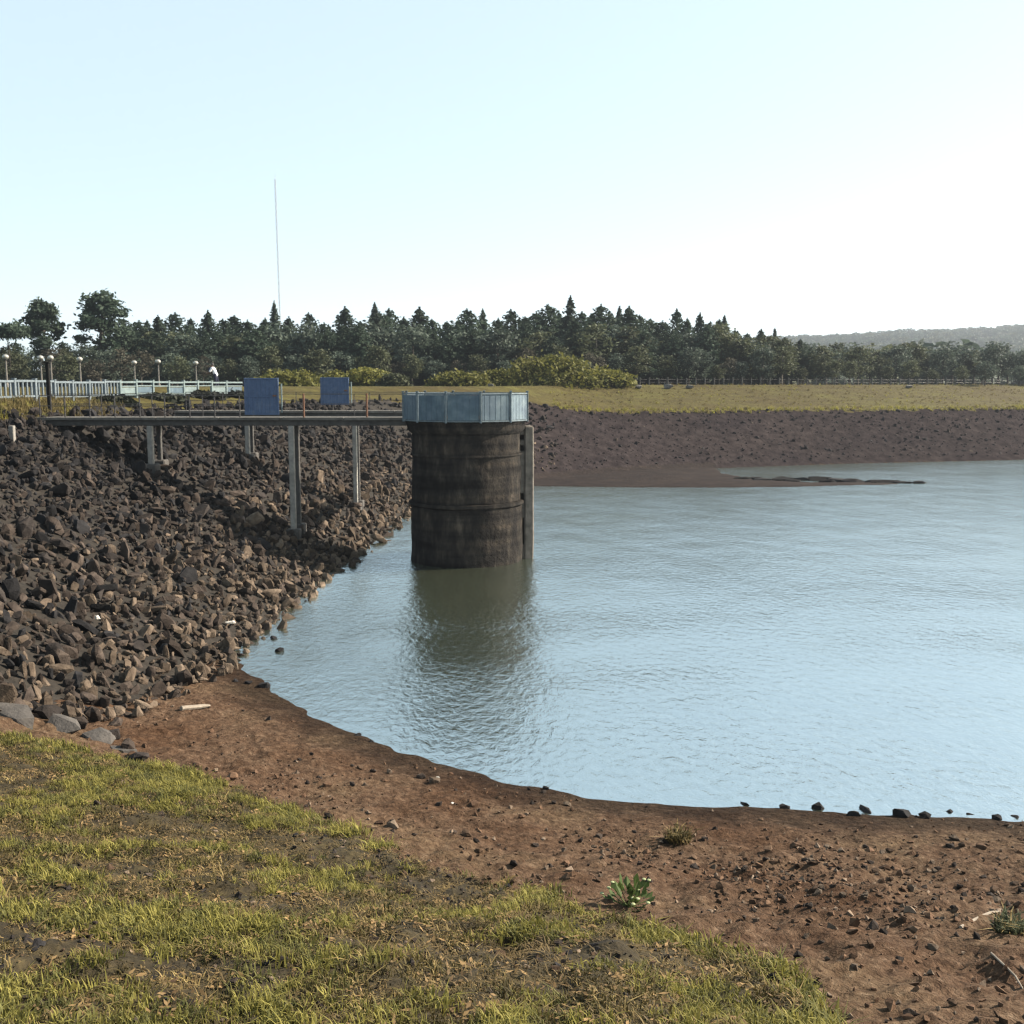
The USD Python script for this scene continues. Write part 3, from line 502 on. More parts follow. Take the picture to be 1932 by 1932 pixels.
# rib on the lit side, standing clear of the shaft and tied to it by stone brackets
ra = math.radians(8)
def radial(m):
    m.apply_transform(trimesh.transformations.rotation_matrix(ra, (0, 0, 1))); return m
rib = cat_([cbox(.42, .9, 8.1, (TR + .29, 0, 1.95), .05)]).subdivide().subdivide().subdivide()
obj('rib', radial(rough(rib, .08, 2.0, 6)), 'ledge_stone', tower)
obj('web', radial(rough(cbox(.55, .36, 8.0, (TR - .06, .14, 1.9), .03).subdivide().subdivide().subdivide(), .06, 2, 12)), 'slab_stone', tower)
for z, hh in ((5.8, .4), (5.25, .26), (3.93, 1.92), (2.23, .8), (.0, 1.3)):
    obj('bracket', radial(rough(cbox(.5, .7, hh, (TR - .05, 0, z), .04).subdivide().subdivide(), .06, 2, 7)), 'ledge_stone', tower)
# courses of stone blocks standing slightly proud on the side the sun reaches
NP = 12; rr_ = TR + .32
for i in range(NP):
    a = 2 * PI * i / NP + PI / NP; b = 2 * PI * (i + 1) / NP + PI / NP
    pa, pb = np.array([rr_ * math.cos(a), rr_ * math.sin(a)]), np.array([rr_ * math.cos(b), rr_ * math.sin(b)])
    obj('railing_post', cat_([cbox(.09, .09, 1.3, (pa[0], pa[1], 6.87), .012), cbox(.13, .13, .04, (pa[0], pa[1], 7.54), .01)]), 'rail_paint', tower)
    d = pb - pa; L = np.linalg.norm(d); ang = math.atan2(d[1], d[0]); mid = (pa + pb) / 2
    def lay(m):
        m.apply_transform(trimesh.transformations.rotation_matrix(ang, (0, 0, 1))); m.apply_translation((mid[0], mid[1], 0)); return m
    if i in (5,): continue                                        # the footbridge arrives here
    obj('top_rail', lay(cbox(L - .10, .06, .06, (0, 0, 7.45), .012)), 'rail_paint', tower)
    obj('bottom_rail', lay(cbox(L - .10, .05, .05, (0, 0, 6.29), .01)), 'rail_paint', tower)
    ribs = [cbox(L - .14, .012, 1.06, (0, 0, 6.86), .004)] + [cbox(.03, .03, 1.06, (x, 0, 6.86), .005) for x in np.linspace(-L / 2 + .2, L / 2 - .2, 5)]
    obj('railing_panel', lay(cat_(ribs)), 'pale_blue_paint', tower)
obj('gate_hoist', cat_([cbox(.5, .5, .5, (.3, .2, 6.66), .05), rod((.3, .2, 6.9), (.3, .2, 7.35), .05), lathe([(.02, 7.3), (.2, 7.3), (.22, 7.33), (.2, 7.36), (.02, 7.36)], 16).apply_translation((.3, .2, 0))]), 'rust', tower)

# ------------------------------------------------------------------ footbridges from the dam to the tower
def bridge(name, label, x0, x1, y, wd, ztop, posts, rust_at, post_w=.24):
    t = thing(name, label, 'footbridge', (0, 0, 0))
    n = max(2, int((x1 - x0) / 2.4)); ed = np.linspace(x0, x1, n + 1)
    for a, b in zip(ed[:-1], ed[1:]):
        obj('deck_slab', cbox(b - a - .025, wd, .13, ((a + b) / 2, y, ztop - .065), .015), 'deck_edge', t)
    for s in (-1, 1): obj('beam', cbox(x1 - x0, .18, .24, ((x0 + x1) / 2, y + s * (wd / 2 - .2), ztop - .252), .02), 'deck_concrete', t)
    for x in posts:
        for s in (-1,):
            yy = y + s * (wd / 2 - .2); zb = float(height(x, yy)) - .6
            obj('column', cbox(post_w, post_w, ztop - .374 - zb, (x, yy, (ztop - .374 + zb) / 2), .025), 'concrete', t)
        yb = y + (wd / 2 - .2); zb = float(height(x, yb)) - .6
        obj('column', cbox(post_w * .8, post_w * .8, ztop - .374 - zb, (x + .02, yb, (ztop - .374 + zb) / 2), .025), 'deck_concrete', t)
        for yf in (y - (wd / 2 - .2), yb): obj('footing', cbox(.62, .62, .9, (x, yf, float(height(x, yf)) - .12), .05), 'slab_stone', t)
        obj('cross_beam', cbox(.2, wd - .6, .2, (x, y, ztop - .23), .02), 'deck_concrete', t)
    for x in rust_at:
        obj('rail_post', rod((x, y - wd / 2 + .08, ztop), (x, y - wd / 2 + .08, ztop + 1.05), .045, .045, 8), 'rust', t)
    xs_ = np.linspace(x0 + .3, x1 - .2, n + 2)
    for x in xs_: obj('rail_post', rod((x, y + wd / 2 - .08, ztop), (x, y + wd / 2 - .08, ztop + 1.0), .022, .022, 6), 'dark_metal', t)
    if posts and rust_at:
        xa = x0 + .4; xb = ux(452, 45.5)
        for x in np.linspace(xa, xb, 9): obj('rail_post', rod((x, y - wd / 2 + .08, ztop), (x, y - wd / 2 + .08, ztop + .95), .03, .03, 6), 'dark_metal', t)
        for zr in (.5, .95): obj('handrail', rod((xa, y - wd / 2 + .08, ztop + zr), (xb, y - wd / 2 + .08, ztop + zr), .022, .022, 6), 'dark_metal', t)
    for zr in (.55, 1.0): obj('handrail', rod((x0 + .3, y + wd / 2 - .08, ztop + zr + .01), (x1 - .2, y + wd / 2 - .08, ztop + zr + .01), .018, .018, 6), 'dark_metal', t)
    return t
ux = lambda u, y: float(at_depth(u, 780, y)[0])
bridge('footbridge', 'near concrete footbridge on tall pale columns joining the dam to the intake tower', ux(60, 45.6), TC[0] - TR - .12, 46.2, 1.5, 6.4, [ux(22, 45.6), ux(281, 45.6), ux(548, 45.6)][1:], [ux(573, 45.5), ux(692, 45.5)])
bridge('footbridge', 'farther concrete footbridge behind the near one, partly hidden by the intake tower', ux(330, 57), -1.6, 57.5, 1.3, 6.4, [ux(465, 57), ux(668, 57)], [])
lk = thing('footbridge', 'short concrete link behind the intake tower to the farther footbridge', 'footbridge')
obj('deck_slab', cbox(1.3, 7.6, .13, (-2.25, 52.8, 6.335), .015), 'edge_concrete', lk); obj('beam', cbox(.2, 7.5, .24, (-2.25, 52.8, 6.148), .02), 'deck_concrete', lk)
post_p = at_depth(22, 803, 41.0); zb = float(height(post_p[0], 41.0))
tag(obj('marker_post', cbox(.2, .2, post_p[2] - zb + .5, (post_p[0], 41.0, (post_p[2] + zb - .5) / 2), .02), 'concrete'), 'short pale post on the stone slope at the left edge', 'post')

def gate(u0, u1, vt, vb, y, label):
    a, b = at_depth(u0, vt, y), at_depth(u1, vb, y); w_g, h_g = b[0] - a[0], a[2] - b[2]
    t = thing('metal_gate', label, 'gate', ((a[0] + b[0]) / 2, y, b[2]))
    obj('sheet', cat_([box(w_g - .1, .008, h_g - .1, (0, 0, h_g / 2))] + [cbox(.035, .03, h_g - .12, (x, -.012, h_g / 2), .008) for x in np.linspace(-w_g / 2 + .2, w_g / 2 - .2, 7)]), 'blue_paint', t)
    for s in (-1, 1): obj('frame_post', cbox(.07, .07, h_g, (s * (w_g / 2 - .035), 0, h_g / 2), .012), 'blue_paint', t)
    for z in (h_g - .035, .035, h_g * .5): obj('frame_rail', cbox(w_g - .15, .055, .06, (0, 0, z), .01), 'blue_paint', t)
    obj('edge_post', rod((w_g / 2 + .12, 0, .1), (w_g / 2 + .12, 0, h_g - .25), .035, .035, 8), 'teal_paint', t)
    obj('latch', cbox(.16, .05, .07, (w_g / 2 - .18, -.05, h_g * .52), .01), 'rust', t)
    for z in (.25, h_g - .3): obj('hinge', rod((-w_g / 2 - .02, -.03, z), (-w_g / 2 - .02, -.03, z + .12), .03, .03, 8), 'dark_metal', t)
gate(460, 527, 713, 783, 45.3, 'larger blue sheet metal gate, the left one, at the side of the near footbridge')
gate(604, 659, 712, 764, 56.7, 'smaller blue sheet metal gate, the right one, on the farther footbridge')

# ------------------------------------------------------------------ things on the dam crest
def crest(u, y, off):  # a point on the crest at depth y, off metres behind the stones' upper edge
    xx = np.linspace(-60, 0, 1200); _, s2, _ = parts_of(xx, np.full(1200, y)); x = xx[np.argmin(np.abs(s2 - (13.8 + off)))]; return np.array([x, y, float(height(x, y))])
rail_pts = [p for p in (crest(0, y, 3.0) for y in np.arange(42, 97, 1.95)) if HALF + FPX * p[0] / p[1] < 466]
fence = thing('crest_railing', 'white and pale teal railing along the dam crest at left', 'railing')
for i, (a, b) in enumerate(zip(rail_pts[:-1], rail_pts[1:])):
    white = a[1] < 60; mt_ = 'white_paint' if white else 'teal_paint'
    d = b - a; L = np.linalg.norm(d[:2]); ang = math.atan2(d[1], d[0])
    def lay(m, a=a, ang=ang):
        m.apply_transform(trimesh.transformations.rotation_matrix(ang, (0, 0, 1))); m.apply_translation(a); return m
    obj('post', lay(cat_([cbox(.16, .16, 1.12, (0, 0, .5), .015), cbox(.2, .2, .05, (0, 0, 1.08), .012)])), mt_, fence)
    obj('top_rail', lay(cbox(L - .18, .12, .11, (L / 2, 0, .97), .012)), mt_, fence)
    obj('bottom_rail', lay(cbox(L - .18, .10, .10, (L / 2, 0, .22), .012)), mt_, fence)
    if white:
        for x in np.linspace(.36, L - .36, 4): obj('baluster', lay(cbox(.1, .08, .64, (x, 0, .593), .012)), mt_, fence)
    else:
        obj('middle_rail', lay(cbox(L - .18, .07, .07, (L / 2, 0, .72), .012)), mt_, fence)
        if i % 3: obj('infill_panel', lay(cbox(L - .3, .03, .36, (L / 2, 0, .47), .008)), 'pale_blue_paint' if i % 2 else 'teal_paint', fence)
pt = at_depth(89, 684, 47.5); pp = np.array([pt[0], 47.5, float(height(pt[0], 47.5))])
tag(obj('dark_post', cat_([cbox(.15, .15, pt[2] - pp[2] + .3, (pt[0], 47.5, (pt[2] + pp[2] - .3) / 2), .02), cbox(.26, .26, .05, (pt[0], 47.5, pt[2]), .015)]), 'dark_post'), 'dark square post in front of the white railing between two lamps', 'post')
# street lamps
def make_lamp(label, loc, h):
    t = thing('street_lamp', label, 'lamp', loc, 0, None, (1, 1, 1))
    obj('base', lathe([(.01, -.3), (.14, -.3), (.14, .25), (.09, .4), (.01, .4)], 12), 'edge_concrete', t, smooth=40)
    obj('pole', rod((0, 0, .4), (0, 0, 2.62), .07, .05, 10), 'edge_concrete', t, smooth=40)
    obj('collar', lathe([(.01, 2.62), (.1, 2.62), (.14, 2.7), (.14, 2.74), (.01, 2.74)], 12), 'dark_metal', t, smooth=40)
    obj('globe', trimesh.creation.icosphere(3, .24).apply_translation((0, 0, 2.96)), 'lantern_glass', t, smooth=True)
    obj('finial', lathe([(.01, 3.18), (.09, 3.18), (.05, 3.24), (.01, 3.28)], 10), 'dark_metal', t, smooth=40)
    return t
lamps = [(10, 667, 82, 'white globe street lamp nearest the left edge'), (76, 669, 86, 'white globe street lamp just left of the dark square post'), (95, 669, 86, 'white globe street lamp just right of the dark square post'),
         (150, 672, 90, 'white globe street lamp below the two tall leaning pines'), (253, 679, 98, 'dim globe street lamp between the white railing lamps, above the teal railing'), (298, 677, 96, 'white globe street lamp midway along the teal railing'), (369, 680, 100, 'white globe street lamp just left of the person')]
l0 = None
for u, v, y, lab in lamps:
    p = at_depth(u, v, y); z0 = float(height(p[0], y)); s = (p[2] - z0) / 3.28
    if l0 is None: l0 = make_lamp(lab, (p[0], y, z0), 0); move(l0, (p[0], y, z0), 0, (1, 1, s))
    else: dup(l0, lab, (p[0], y, z0), 0, None, (1, 1, s))
    if u == 10: l0.SetCustomDataByKey('label', lab)

# person leaning on the railing
def limbs(bones, rad, edge=.035, it=8):
    M = manifold3d.Manifold
    hulls = [M.batch_hull([M.sphere(rad[a], 18).translate(tuple(J[a])), M.sphere(rad[b], 18).translate(tuple(J[b]))]) for a, b in bones]
    m = manifold3d.Manifold.batch_boolean(hulls, manifold3d.OpType.Add).refine_to_length(edge).to_mesh()
    t = trimesh.Trimesh(m.vert_properties[:, :3], m.tri_verts); trimesh.smoothing.filter_taubin(t, iterations=it); return t
_yy = 86.0; pc = at_depth(405, 740, _yy)
pz = float(height(pc[0], _yy))
person = thing('person', 'person with dark hair in a white shirt leaning over the railing left of the gates', 'person', (pc[0], _yy, pz), 0, None, (1.08, 1.08, 1.08))
J = {k: np.array(v_, float) for k, v_ in dict(pel=(.12, 0, .95), hipl=(.10, -.1, .93), hipr=(.13, .1, .93), knl=(.16, -.12, .5), knr=(.22, .1, .5), anl=(.14, -.13, .09), anr=(.26, .1, .09), tol=(.0, -.15, .05), tor=(.12, .12, .05),
     waist=(.08, 0, 1.1), chest=(-.04, 0, 1.34), shl=(-.08, -.19, 1.44), shr=(-.08, .19, 1.44), neck=(-.10, 0, 1.52), hd=(-.14, 0, 1.66), hd2=(-.12, 0, 1.72), jaw=(-.2, 0, 1.60), ell=(-.22, -.26, 1.2), elr=(-.22, .26, 1.2), wrl=(-.42, -.2, 1.08), wrr=(-.42, .2, 1.08), hal=(-.50, -.19, 1.07), har=(-.50, .19, 1.07)).items()}
for s_k, sg in (('l', -1), ('r', 1)):
    for q_, dy in enumerate((-.035, -.012, .012, .034)): J[f'f{s_k}{q_}'] = J['ha' + s_k] + [-.075 + .01 * abs(q_ - 1.5), dy, -.02]
    J['t' + s_k] = J['ha' + s_k] + [-.02, -.06 * sg, .01]
RD = dict(pel=.15, hipl=.11, hipr=.11, knl=.065, knr=.065, anl=.045, anr=.045, tol=.035, tor=.035, waist=.135, chest=.155, shl=.075, shr=.075, neck=.06, hd=.1, hd2=.105, jaw=.065, ell=.05, elr=.05, wrl=.035, wrr=.035, hal=.04, har=.04)
for s_k in 'lr':
    for q_ in range(4): RD[f'f{s_k}{q_}'] = .011
    RD['t' + s_k] = .013
bones = [('pel', 'waist'), ('waist', 'chest'), ('chest', 'neck'), ('neck', 'hd'), ('hd', 'hd2'), ('hd', 'jaw'), ('shl', 'shr'), ('chest', 'shl'), ('chest', 'shr')]
for s_k in 'lr': bones += [('pel', 'hip' + s_k), ('hip' + s_k, 'kn' + s_k), ('kn' + s_k, 'an' + s_k), ('an' + s_k, 'to' + s_k), ('sh' + s_k, 'el' + s_k), ('el' + s_k, 'wr' + s_k), ('wr' + s_k, 'ha' + s_k), ('ha' + s_k, 't' + s_k)] + [('ha' + s_k, f'f{s_k}{q_}') for q_ in range(4)]
obj('body', limbs(bones, RD), 'skin', person, smooth=True)
RS = {k_: v_ + .022 for k_, v_ in RD.items()}
obj('shirt', limbs([('pel', 'waist'), ('waist', 'chest'), ('chest', 'shl'), ('chest', 'shr'), ('shl', 'shr'), ('shl', 'ell'), ('shr', 'elr')], RS), 'white_cloth', person, smooth=True)
obj('trousers', limbs([('pel', 'hipl'), ('pel', 'hipr'), ('hipl', 'knl'), ('hipr', 'knr'), ('knl', 'anl'), ('knr', 'anr')], {k_: v_ + .016 for k_, v_ in RD.items()}), 'dark_cloth', person, smooth=True)
J['h1'], J['h2'], RD['h1'], RD['h2'] = np.array([-.09, 0, 1.72]), np.array([-.13, 0, 1.77]), .115, .10
obj('hair', limbs([('h1', 'h2')], RD, .03), 'hair', person, smooth=True)
J['b1'], J['b2'] = np.array([-.28, -.02, 1.2]), np.array([-.31, -.02, 1.38]); bagm = limbs([('b1', 'b2')], {'b1': .15, 'b2': .13}, .04); bagm.apply_scale(1.08); bagm.apply_translation((pc[0], _yy, pz))
tag(obj('bag', bagm, 'dark_cloth', smooth=True), 'dark bag held against the chest of the person in the white shirt', 'bag')

# fence of small posts along the far crest
fp = thing('post_and_wire_fence', 'fence of small pale posts along the far dam crest', 'fence')
fpts = []
for u in np.arange(1015, 1960, 17.5):
    d = rays(u, 726)[0]; t = np.linspace(80, 220, 900); P_ = EYE + d * t[:, None]; _, s2, _ = parts_of(P_[:, 0], P_[:, 1]); k_ = np.argmin(np.abs(s2 - 30)); fpts.append((P_[k_, 0], P_[k_, 1], float(height(P_[k_, 0], P_[k_, 1]))))
for j, p in enumerate(fpts):
    obj('post', cbox(.13, .13, .95 + .25 * ((j * 7) % 5) / 5, (p[0], p[1], p[2] + .4), .02), 'deck_edge', fp)
for zr in (.35, .7): obj('wire', cat_([rod(np.array(a) + [0, 0, zr], np.array(b) + [0, 0, zr], .018, .018, 4) for a, b in zip(fpts[:-1], fpts[1:])]), 'dark_metal', fp)
for j, (u, px, lab) in enumerate([(1205, 26, 'pale boulder left of the twin pale boulders on the far crest'), (1262, 30, 'pale boulder, left of the twin pair on the far crest'), (1302, 26, 'pale boulder, right of the twin pair on the far crest'), (925, 22, 'pale boulder on the crest just above the tower railing'), (1715, 22, 'pale low boulder on the far crest at right')]):
    d = rays(u, 728)[0]; t = np.linspace(70, 220, 900); P_ = EYE + d * t[:, None]; _, s2, _ = parts_of(P_[:, 0], P_[:, 1]); p = P_[np.argmin(np.abs(s2 - 26))]; s = .65 * px / FPX * p[1]
    m = rock(700 + j, (1, .7, .5), 18); m.apply_scale(s); m.apply_translation((p[0], p[1], float(height(p[0], p[1])) + .2 * s)); tag(obj('boulder', m, 'deck_edge'), lab, 'boulder')

# ------------------------------------------------------------------ bushes and trees
def leaves(centres, n, spread, size, r, up=.3):
    c = np.repeat(centres, n, 0); N = len(c)
    c = c + r.normal(0, 1, (N, 3)) * np.asarray(spread)
    a = r.normal(size=(N, 3)); a[:, 2] *= .6; a /= np.linalg.norm(a, axis=1, keepdims=True)
    b = np.cross(a, r.normal(size=(N, 3))); b /= np.linalg.norm(b, axis=1, keepdims=True) + 1e-9
    s = size * 1.12 * r.uniform(.6, 1.4, (N, 1))
    v = np.stack([c - a * s, c + b * s * .5, c + a * s, c - b * s * .5], 1).reshape(-1, 3)
    k_ = np.arange(N)[:, None] * 4
    return v, np.vstack([k_ + [0, 1, 2], k_ + [0, 2, 3]])
def trunk(h, r0, r, lean=0.0, limbs_=0, zb=.5):
    ms = []; p = np.array([0, 0, -.6]); n = 5
    for i in range(n):
        q_ = np.array([lean * h * ((i + 1) / n) ** 1.5, 0, h * (i + 1) / n]) + [r.normal(0, .05), r.normal(0, .05), 0]
        ms.append(rod(p, q_, r0 * (1 - .8 * i / n), r0 * (1 - .8 * (i + 1) / n), 7)); p = q_
    for i in range(limbs_):
        t = r.uniform(zb, .95); a = r.uniform(0, 2 * PI); st = np.array([lean * h * t ** 1.5, 0, h * t]); L = h * .28 * (1.2 - t)
        ms.append(rod(st, st + [math.cos(a) * L, math.sin(a) * L, L * .6], r0 * .35 * (1.2 - t), r0 * .08, 5))
    return cat_(ms)
def conifer(h, rad, seed, base=.1, droop=-.22, nb=150, pw=.8):
    r = np.random.default_rng(seed); cs, sp, sz = [], [], []; a0 = r.uniform(0, 6)
    for k_ in range(nb):
        t = (k_ + r.random()) / nb; t = t ** 1.1; z = h * (base + (1 - base) * t * .97)
        L = (rad * (1 - t) ** pw * min(1, .5 + 2.2 * (1 - t)) * (1 + .2 * math.sin(a0 + 7 * t)) + .05) * r.uniform(.65, 1.2); a = k_ * 2.4 + r.normal(0, .5)
        for q_ in np.arange(.22, 1.01, .17 if t < .7 else .3): cs.append((math.cos(a) * L * q_, math.sin(a) * L * q_, z + droop * L * q_ + r.normal(0, .08))); sp.append(.06 + .22 * (1 - t)); sz.append(.15 + .19 * (1 - t))
    for z in np.linspace(h * .8, h * 1.0, 16): cs.append((0, 0, z)); sp.append(.03 + .3 * (1 - z / h)); sz.append(.13)
    sp = np.repeat(np.array(sp), 7)[:, None] * [1, 1, .8]
    return leaves(np.array(cs), 7, sp, np.repeat(np.array(sz), 7)[:, None], r)
def cluster(h, rx, rz, zc, seed, n=26, lump=1.0, per=36, size=.34, lean=0.0):
    r = np.random.default_rng(seed); p = r.normal(size=(n, 3)); p /= np.linalg.norm(p, axis=1, keepdims=True); p *= r.uniform(.45, 1.0, (n, 1)) ** .6
    c = p * [rx, rx, rz] + [lean * h, 0, zc]; c[:, 2] = np.maximum(c[:, 2], zc - rz * .8)
    return leaves(c, per, (lump, lump, lump * .7), size, r)
def leaning_crown(seed):
    r = np.random.default_rng(seed); P_ = []
    for z, x, w, n in ((11.4, .9, .5, 4), (10.6, .6, 1.2, 8), (9.6, 1.1, 1.8, 10), (8.6, .1, 1.9, 9), (7.6, .9, 2.1, 8), (6.4, -.3, 1.5, 5), (5.4, .8, 1.3, 3)):
        for _ in range(n):
            a = r.uniform(0, 2 * PI); P_.append((x + w * math.cos(a) * r.uniform(.5, 1.1), w * math.sin(a) * r.uniform(.5, 1.1), z + r.normal(0, .35)))
    return leaves(np.array(P_), 70, (.5, .5, .3), .27, r)
def tree_proto(name, label, cat, kind, seed):
    r = np.random.default_rng(seed); t = thing(name, label, cat, (0, 0, 0), 0, None, (1, 1, 1))
    if kind == 'conifer': tr, cr, m = trunk(11.5, .28, r), conifer(12, 4.5, seed, .1, -.2, 230, .52), 'needle_dark'
    elif kind == 'spire': tr, cr, m = trunk(11.5, .25, r), conifer(12, 2.5, seed, .15, -.1, 150, .75), 'needle_grey'
    elif kind == 'round': tr, cr, m = trunk(9, .3, r, 0, 6), conifer(12, 4.6, seed, .15, -.08, 250, .36), 'needle_dark'
    elif kind == 'olive': tr, cr, m = trunk(9, .3, r, 0, 6), cluster(12, 3.2, 4.2, 7.3, seed, 40, .7, 36, .34), 'leaf_olive'
    elif kind == 'grey': tr, cr, m = trunk(9, .3, r, 0, 6), cluster(12, 3.0, 4.4, 7.2, seed, 38, .7, 36, .34), 'needle_grey'
    elif kind == 'brown': tr, cr, m = trunk(9, .22, r, 0.03, 8, .3), cluster(12, 2.8, 4.0, 7.6, seed, 26, .62, 30, .32), 'leaf_brown'
    elif kind == 'leaning': tr, cr, m = trunk(11, .42, r, .1, 9, .45), leaning_crown(seed), 'needle_dark'
    elif kind == 'umbrella': tr, cr, m = trunk(11, .36, r, 0, 9, .6), cluster(12, 5.0, .9, 10.9, seed, 44, .6, 70, .3), 'needle_dark'
    obj('trunk', tr, 'pale_bark' if kind in ('brown', 'leaning', 'olive') else 'bark', t, smooth=40); obj('crown', cr, m, t)
    return t
NAMES = dict(conifer='conifer_tree', spire='spire_tree', round='rounded_pine', olive='broadleaf_tree', grey='grey_green_tree', brown='sparse_tree', leaning='leaning_pine', umbrella='umbrella_tree')
pool = {}
def tree(kind, u, vtop, y, label, group=None, variant=0, wide=1.0, rot=None):
    p = at_depth(u, vtop, y); z0 = float(height(p[0], y)); s = (p[2] - z0) / 12.0; key = (kind, variant)
    rot = rng.uniform(0, 2 * PI) if rot is None else rot; sc = (s * wide, s * wide, s)
    if key not in pool:
        pool[key] = tree_proto(NAMES[kind], label, 'tree', kind, 900 + 31 * variant + len(pool)); move(pool[key], (p[0], y, z0), rot, sc)
        if group: pool[key].SetCustomDataByKey('group', group)
        return pool[key]
    r_ = dup(pool[key], label, (p[0], y, z0), rot, group, sc)
    if not group: r_.SetCustomDataByKey('group', '')
    return r_
forest_labels = []
def zone(u):
    return ('above the white railing at left' if u < 260 else 'behind the lamps and the person' if u < 450 else 'behind the two blue gates' if u < 700 else 'behind the intake tower' if u < 1000 else
            'behind the round bush' if u < 1230 else 'where the forest drops' if u < 1480 else 'below the distant hill at right')
tree('leaning', 86, 566, 138, 'tall dark pine with a clumped crown, left of the tall pair', variant=0, wide=1.0, rot=PI * .9)
tree('leaning', 178, 552, 142, 'tallest spreading pine at left, right of the tall pair', variant=1, wide=1.05, rot=.3)
tree('umbrella', 14, 613, 128, 'flat topped umbrella shaped tree cut by the left edge', variant=0, wide=.75)
tops = [(233, 599, 'round'), (262, 605, 'round'), (277, 604, 'conifer'), (298, 595, 'conifer'), (330, 590, 'conifer'), (360, 600, 'round'), (392, 586, 'conifer'), (420, 602, 'round'), (442, 595, 'round'), (467, 604, 'round'), (517, 568, 'spire'), (500, 600, 'conifer'), (545, 598, 'conifer'),
        (582, 590, 'conifer'), (620, 612, 'conifer'), (651, 579, 'conifer'), (680, 606, 'round'), (707, 571, 'spire'), (715, 588, 'round'), (734, 582, 'round'), (762, 598, 'conifer'), (791, 580, 'conifer'), (815, 602, 'round'), (844, 606, 'round'), (865, 602, 'conifer'), (881, 583, 'conifer'), (911, 583, 'spire'),
        (940, 600, 'round'), (964, 584, 'conifer'), (991, 597, 'round'), (1012, 588, 'round'), (1034, 574, 'round'), (1055, 590, 'conifer'), (1076, 558, 'spire'), (1098, 588, 'round'), (1116, 592, 'conifer'), (1134, 574, 'round'), (1150, 588, 'round'), (1169, 578, 'spire'), (1187, 578, 'conifer'), (1207, 594, 'round'), (1228, 601, 'round'),
        (1250, 605, 'round'), (1277, 582, 'conifer'), (1297, 600, 'conifer'), (1321, 590, 'conifer'), (1340, 606, 'round'), (1357, 602, 'conifer'), (1367, 594, 'spire'), (1387, 622, 'round'), (1410, 628, 'round'), (1436, 621, 'conifer'), (1462, 619, 'spire'), (1480, 636, 'round'), (1455, 634, 'round'), (1510, 640, 'round')]
special = {517: 'tall grey green spire tree standing at the foot of the thin mast', 1076: 'tallest spire tree of the skyline, above the round yellow green bush', 1277: 'pointed conifer standing alone right of the forest rise', 1321: 'pointed conifer, second from the right on the forest rise', 651: 'pointed conifer above the right blue gate', 707: 'narrow spire left of the tower on the skyline',
           791: 'broad pointed conifer straight above the tower', 1462: 'thin small spire where the forest meets the hill', 392: 'pointed conifer straight above the person'}
KW = dict(conifer=('pointed skyline conifer', 'pointed skyline conifers'), round=('rounded skyline pine', 'rounded skyline pines'), spire=('slim skyline spire tree', 'slim skyline spire trees'))
for j, (u, v, kd) in enumerate(tops):
    if kd == 'conifer' and j % 3 == 1 and u not in special: kd = 'round'
    lab = special.get(u) or ''
    o = tree(kd, u, v, 152 + (j * 37 % 11) * 1.6, lab, None, variant=j % 3, wide=rng.uniform(.95, 1.5) if kd != 'spire' else rng.uniform(.9, 1.2))
    if u not in special: forest_labels.append((o, KW[kd][0], KW[kd][1], zone(u), u))
KF = dict(conifer='green conifer', olive='olive tree', grey='grey green tree', brown='sparse brown tree', round='dark pine')
def row(n, u0, u1, v0, v1, y0, y1, kinds, where):
    for j in range(n):
        u = u0 + (u1 - u0) * (j + rng.uniform(.15, .85)) / n; v = rng.uniform(v0, v1); y = rng.uniform(y0, y1); kd = kinds[int(rng.integers(0, len(kinds)))]
        forest_labels.append((tree(kd, u, v, y, '', None, variant=int(rng.integers(0, 2)), wide=rng.uniform(1.0, 1.35)), f'{where} {KF[kd]}', f'{where} {KF[kd]}s', zone(u), u))
row(40, 225, 1380, 604, 634, 143, 150, ['round', 'grey', 'olive', 'round'], 'mid forest')
row(5, 1380, 1490, 632, 645, 143, 150, ['grey', 'olive'], 'mid forest')
row(6, -40, 215, 640, 656, 143, 150, ['round', 'grey'], 'mid forest')
row(40, -40, 1500, 648, 680, 134, 141, ['olive', 'grey', 'brown', 'olive', 'grey'], 'front row')
row(9, -30, 400, 650, 675, 126, 132, ['brown', 'brown', 'olive'], 'roadside')
row(30, 1450, 1990, 642, 664, 150, 185, ['olive', 'grey', 'grey'], 'front row')
row(16, 1180, 1990, 676, 700, 140, 148, ['olive', 'grey', 'olive'], 'low foreground')
ORD = ['leftmost', 'second from left', 'third from left', 'fourth from left', 'fifth from left', 'sixth from left', 'seventh from left', 'eighth from left', 'ninth from left', 'tenth from left', 'eleventh from left', 'twelfth from left', 'thirteenth from left', 'fourteenth from left', 'fifteenth from left', 'sixteenth from left', 'seventeenth from left', 'eighteenth from left', 'nineteenth from left', 'twentieth from left']
byl = {}
for o, one, many, zn, u in forest_labels: byl.setdefault((one, many, zn), []).append((u, o))
for (one, many, zn), lst in byl.items():
    for k_, (u, o) in enumerate(sorted(lst, key=lambda a: a[0])):
        tag(o, f'{one} {zn}' if len(lst) == 1 else f'{ORD[k_] if k_ < len(ORD) else "one"} of the {many} {zn}' if k_ < len(lst) - 1 else f'rightmost of the {many} {zn}', 'tree', f'{many} {zn}')
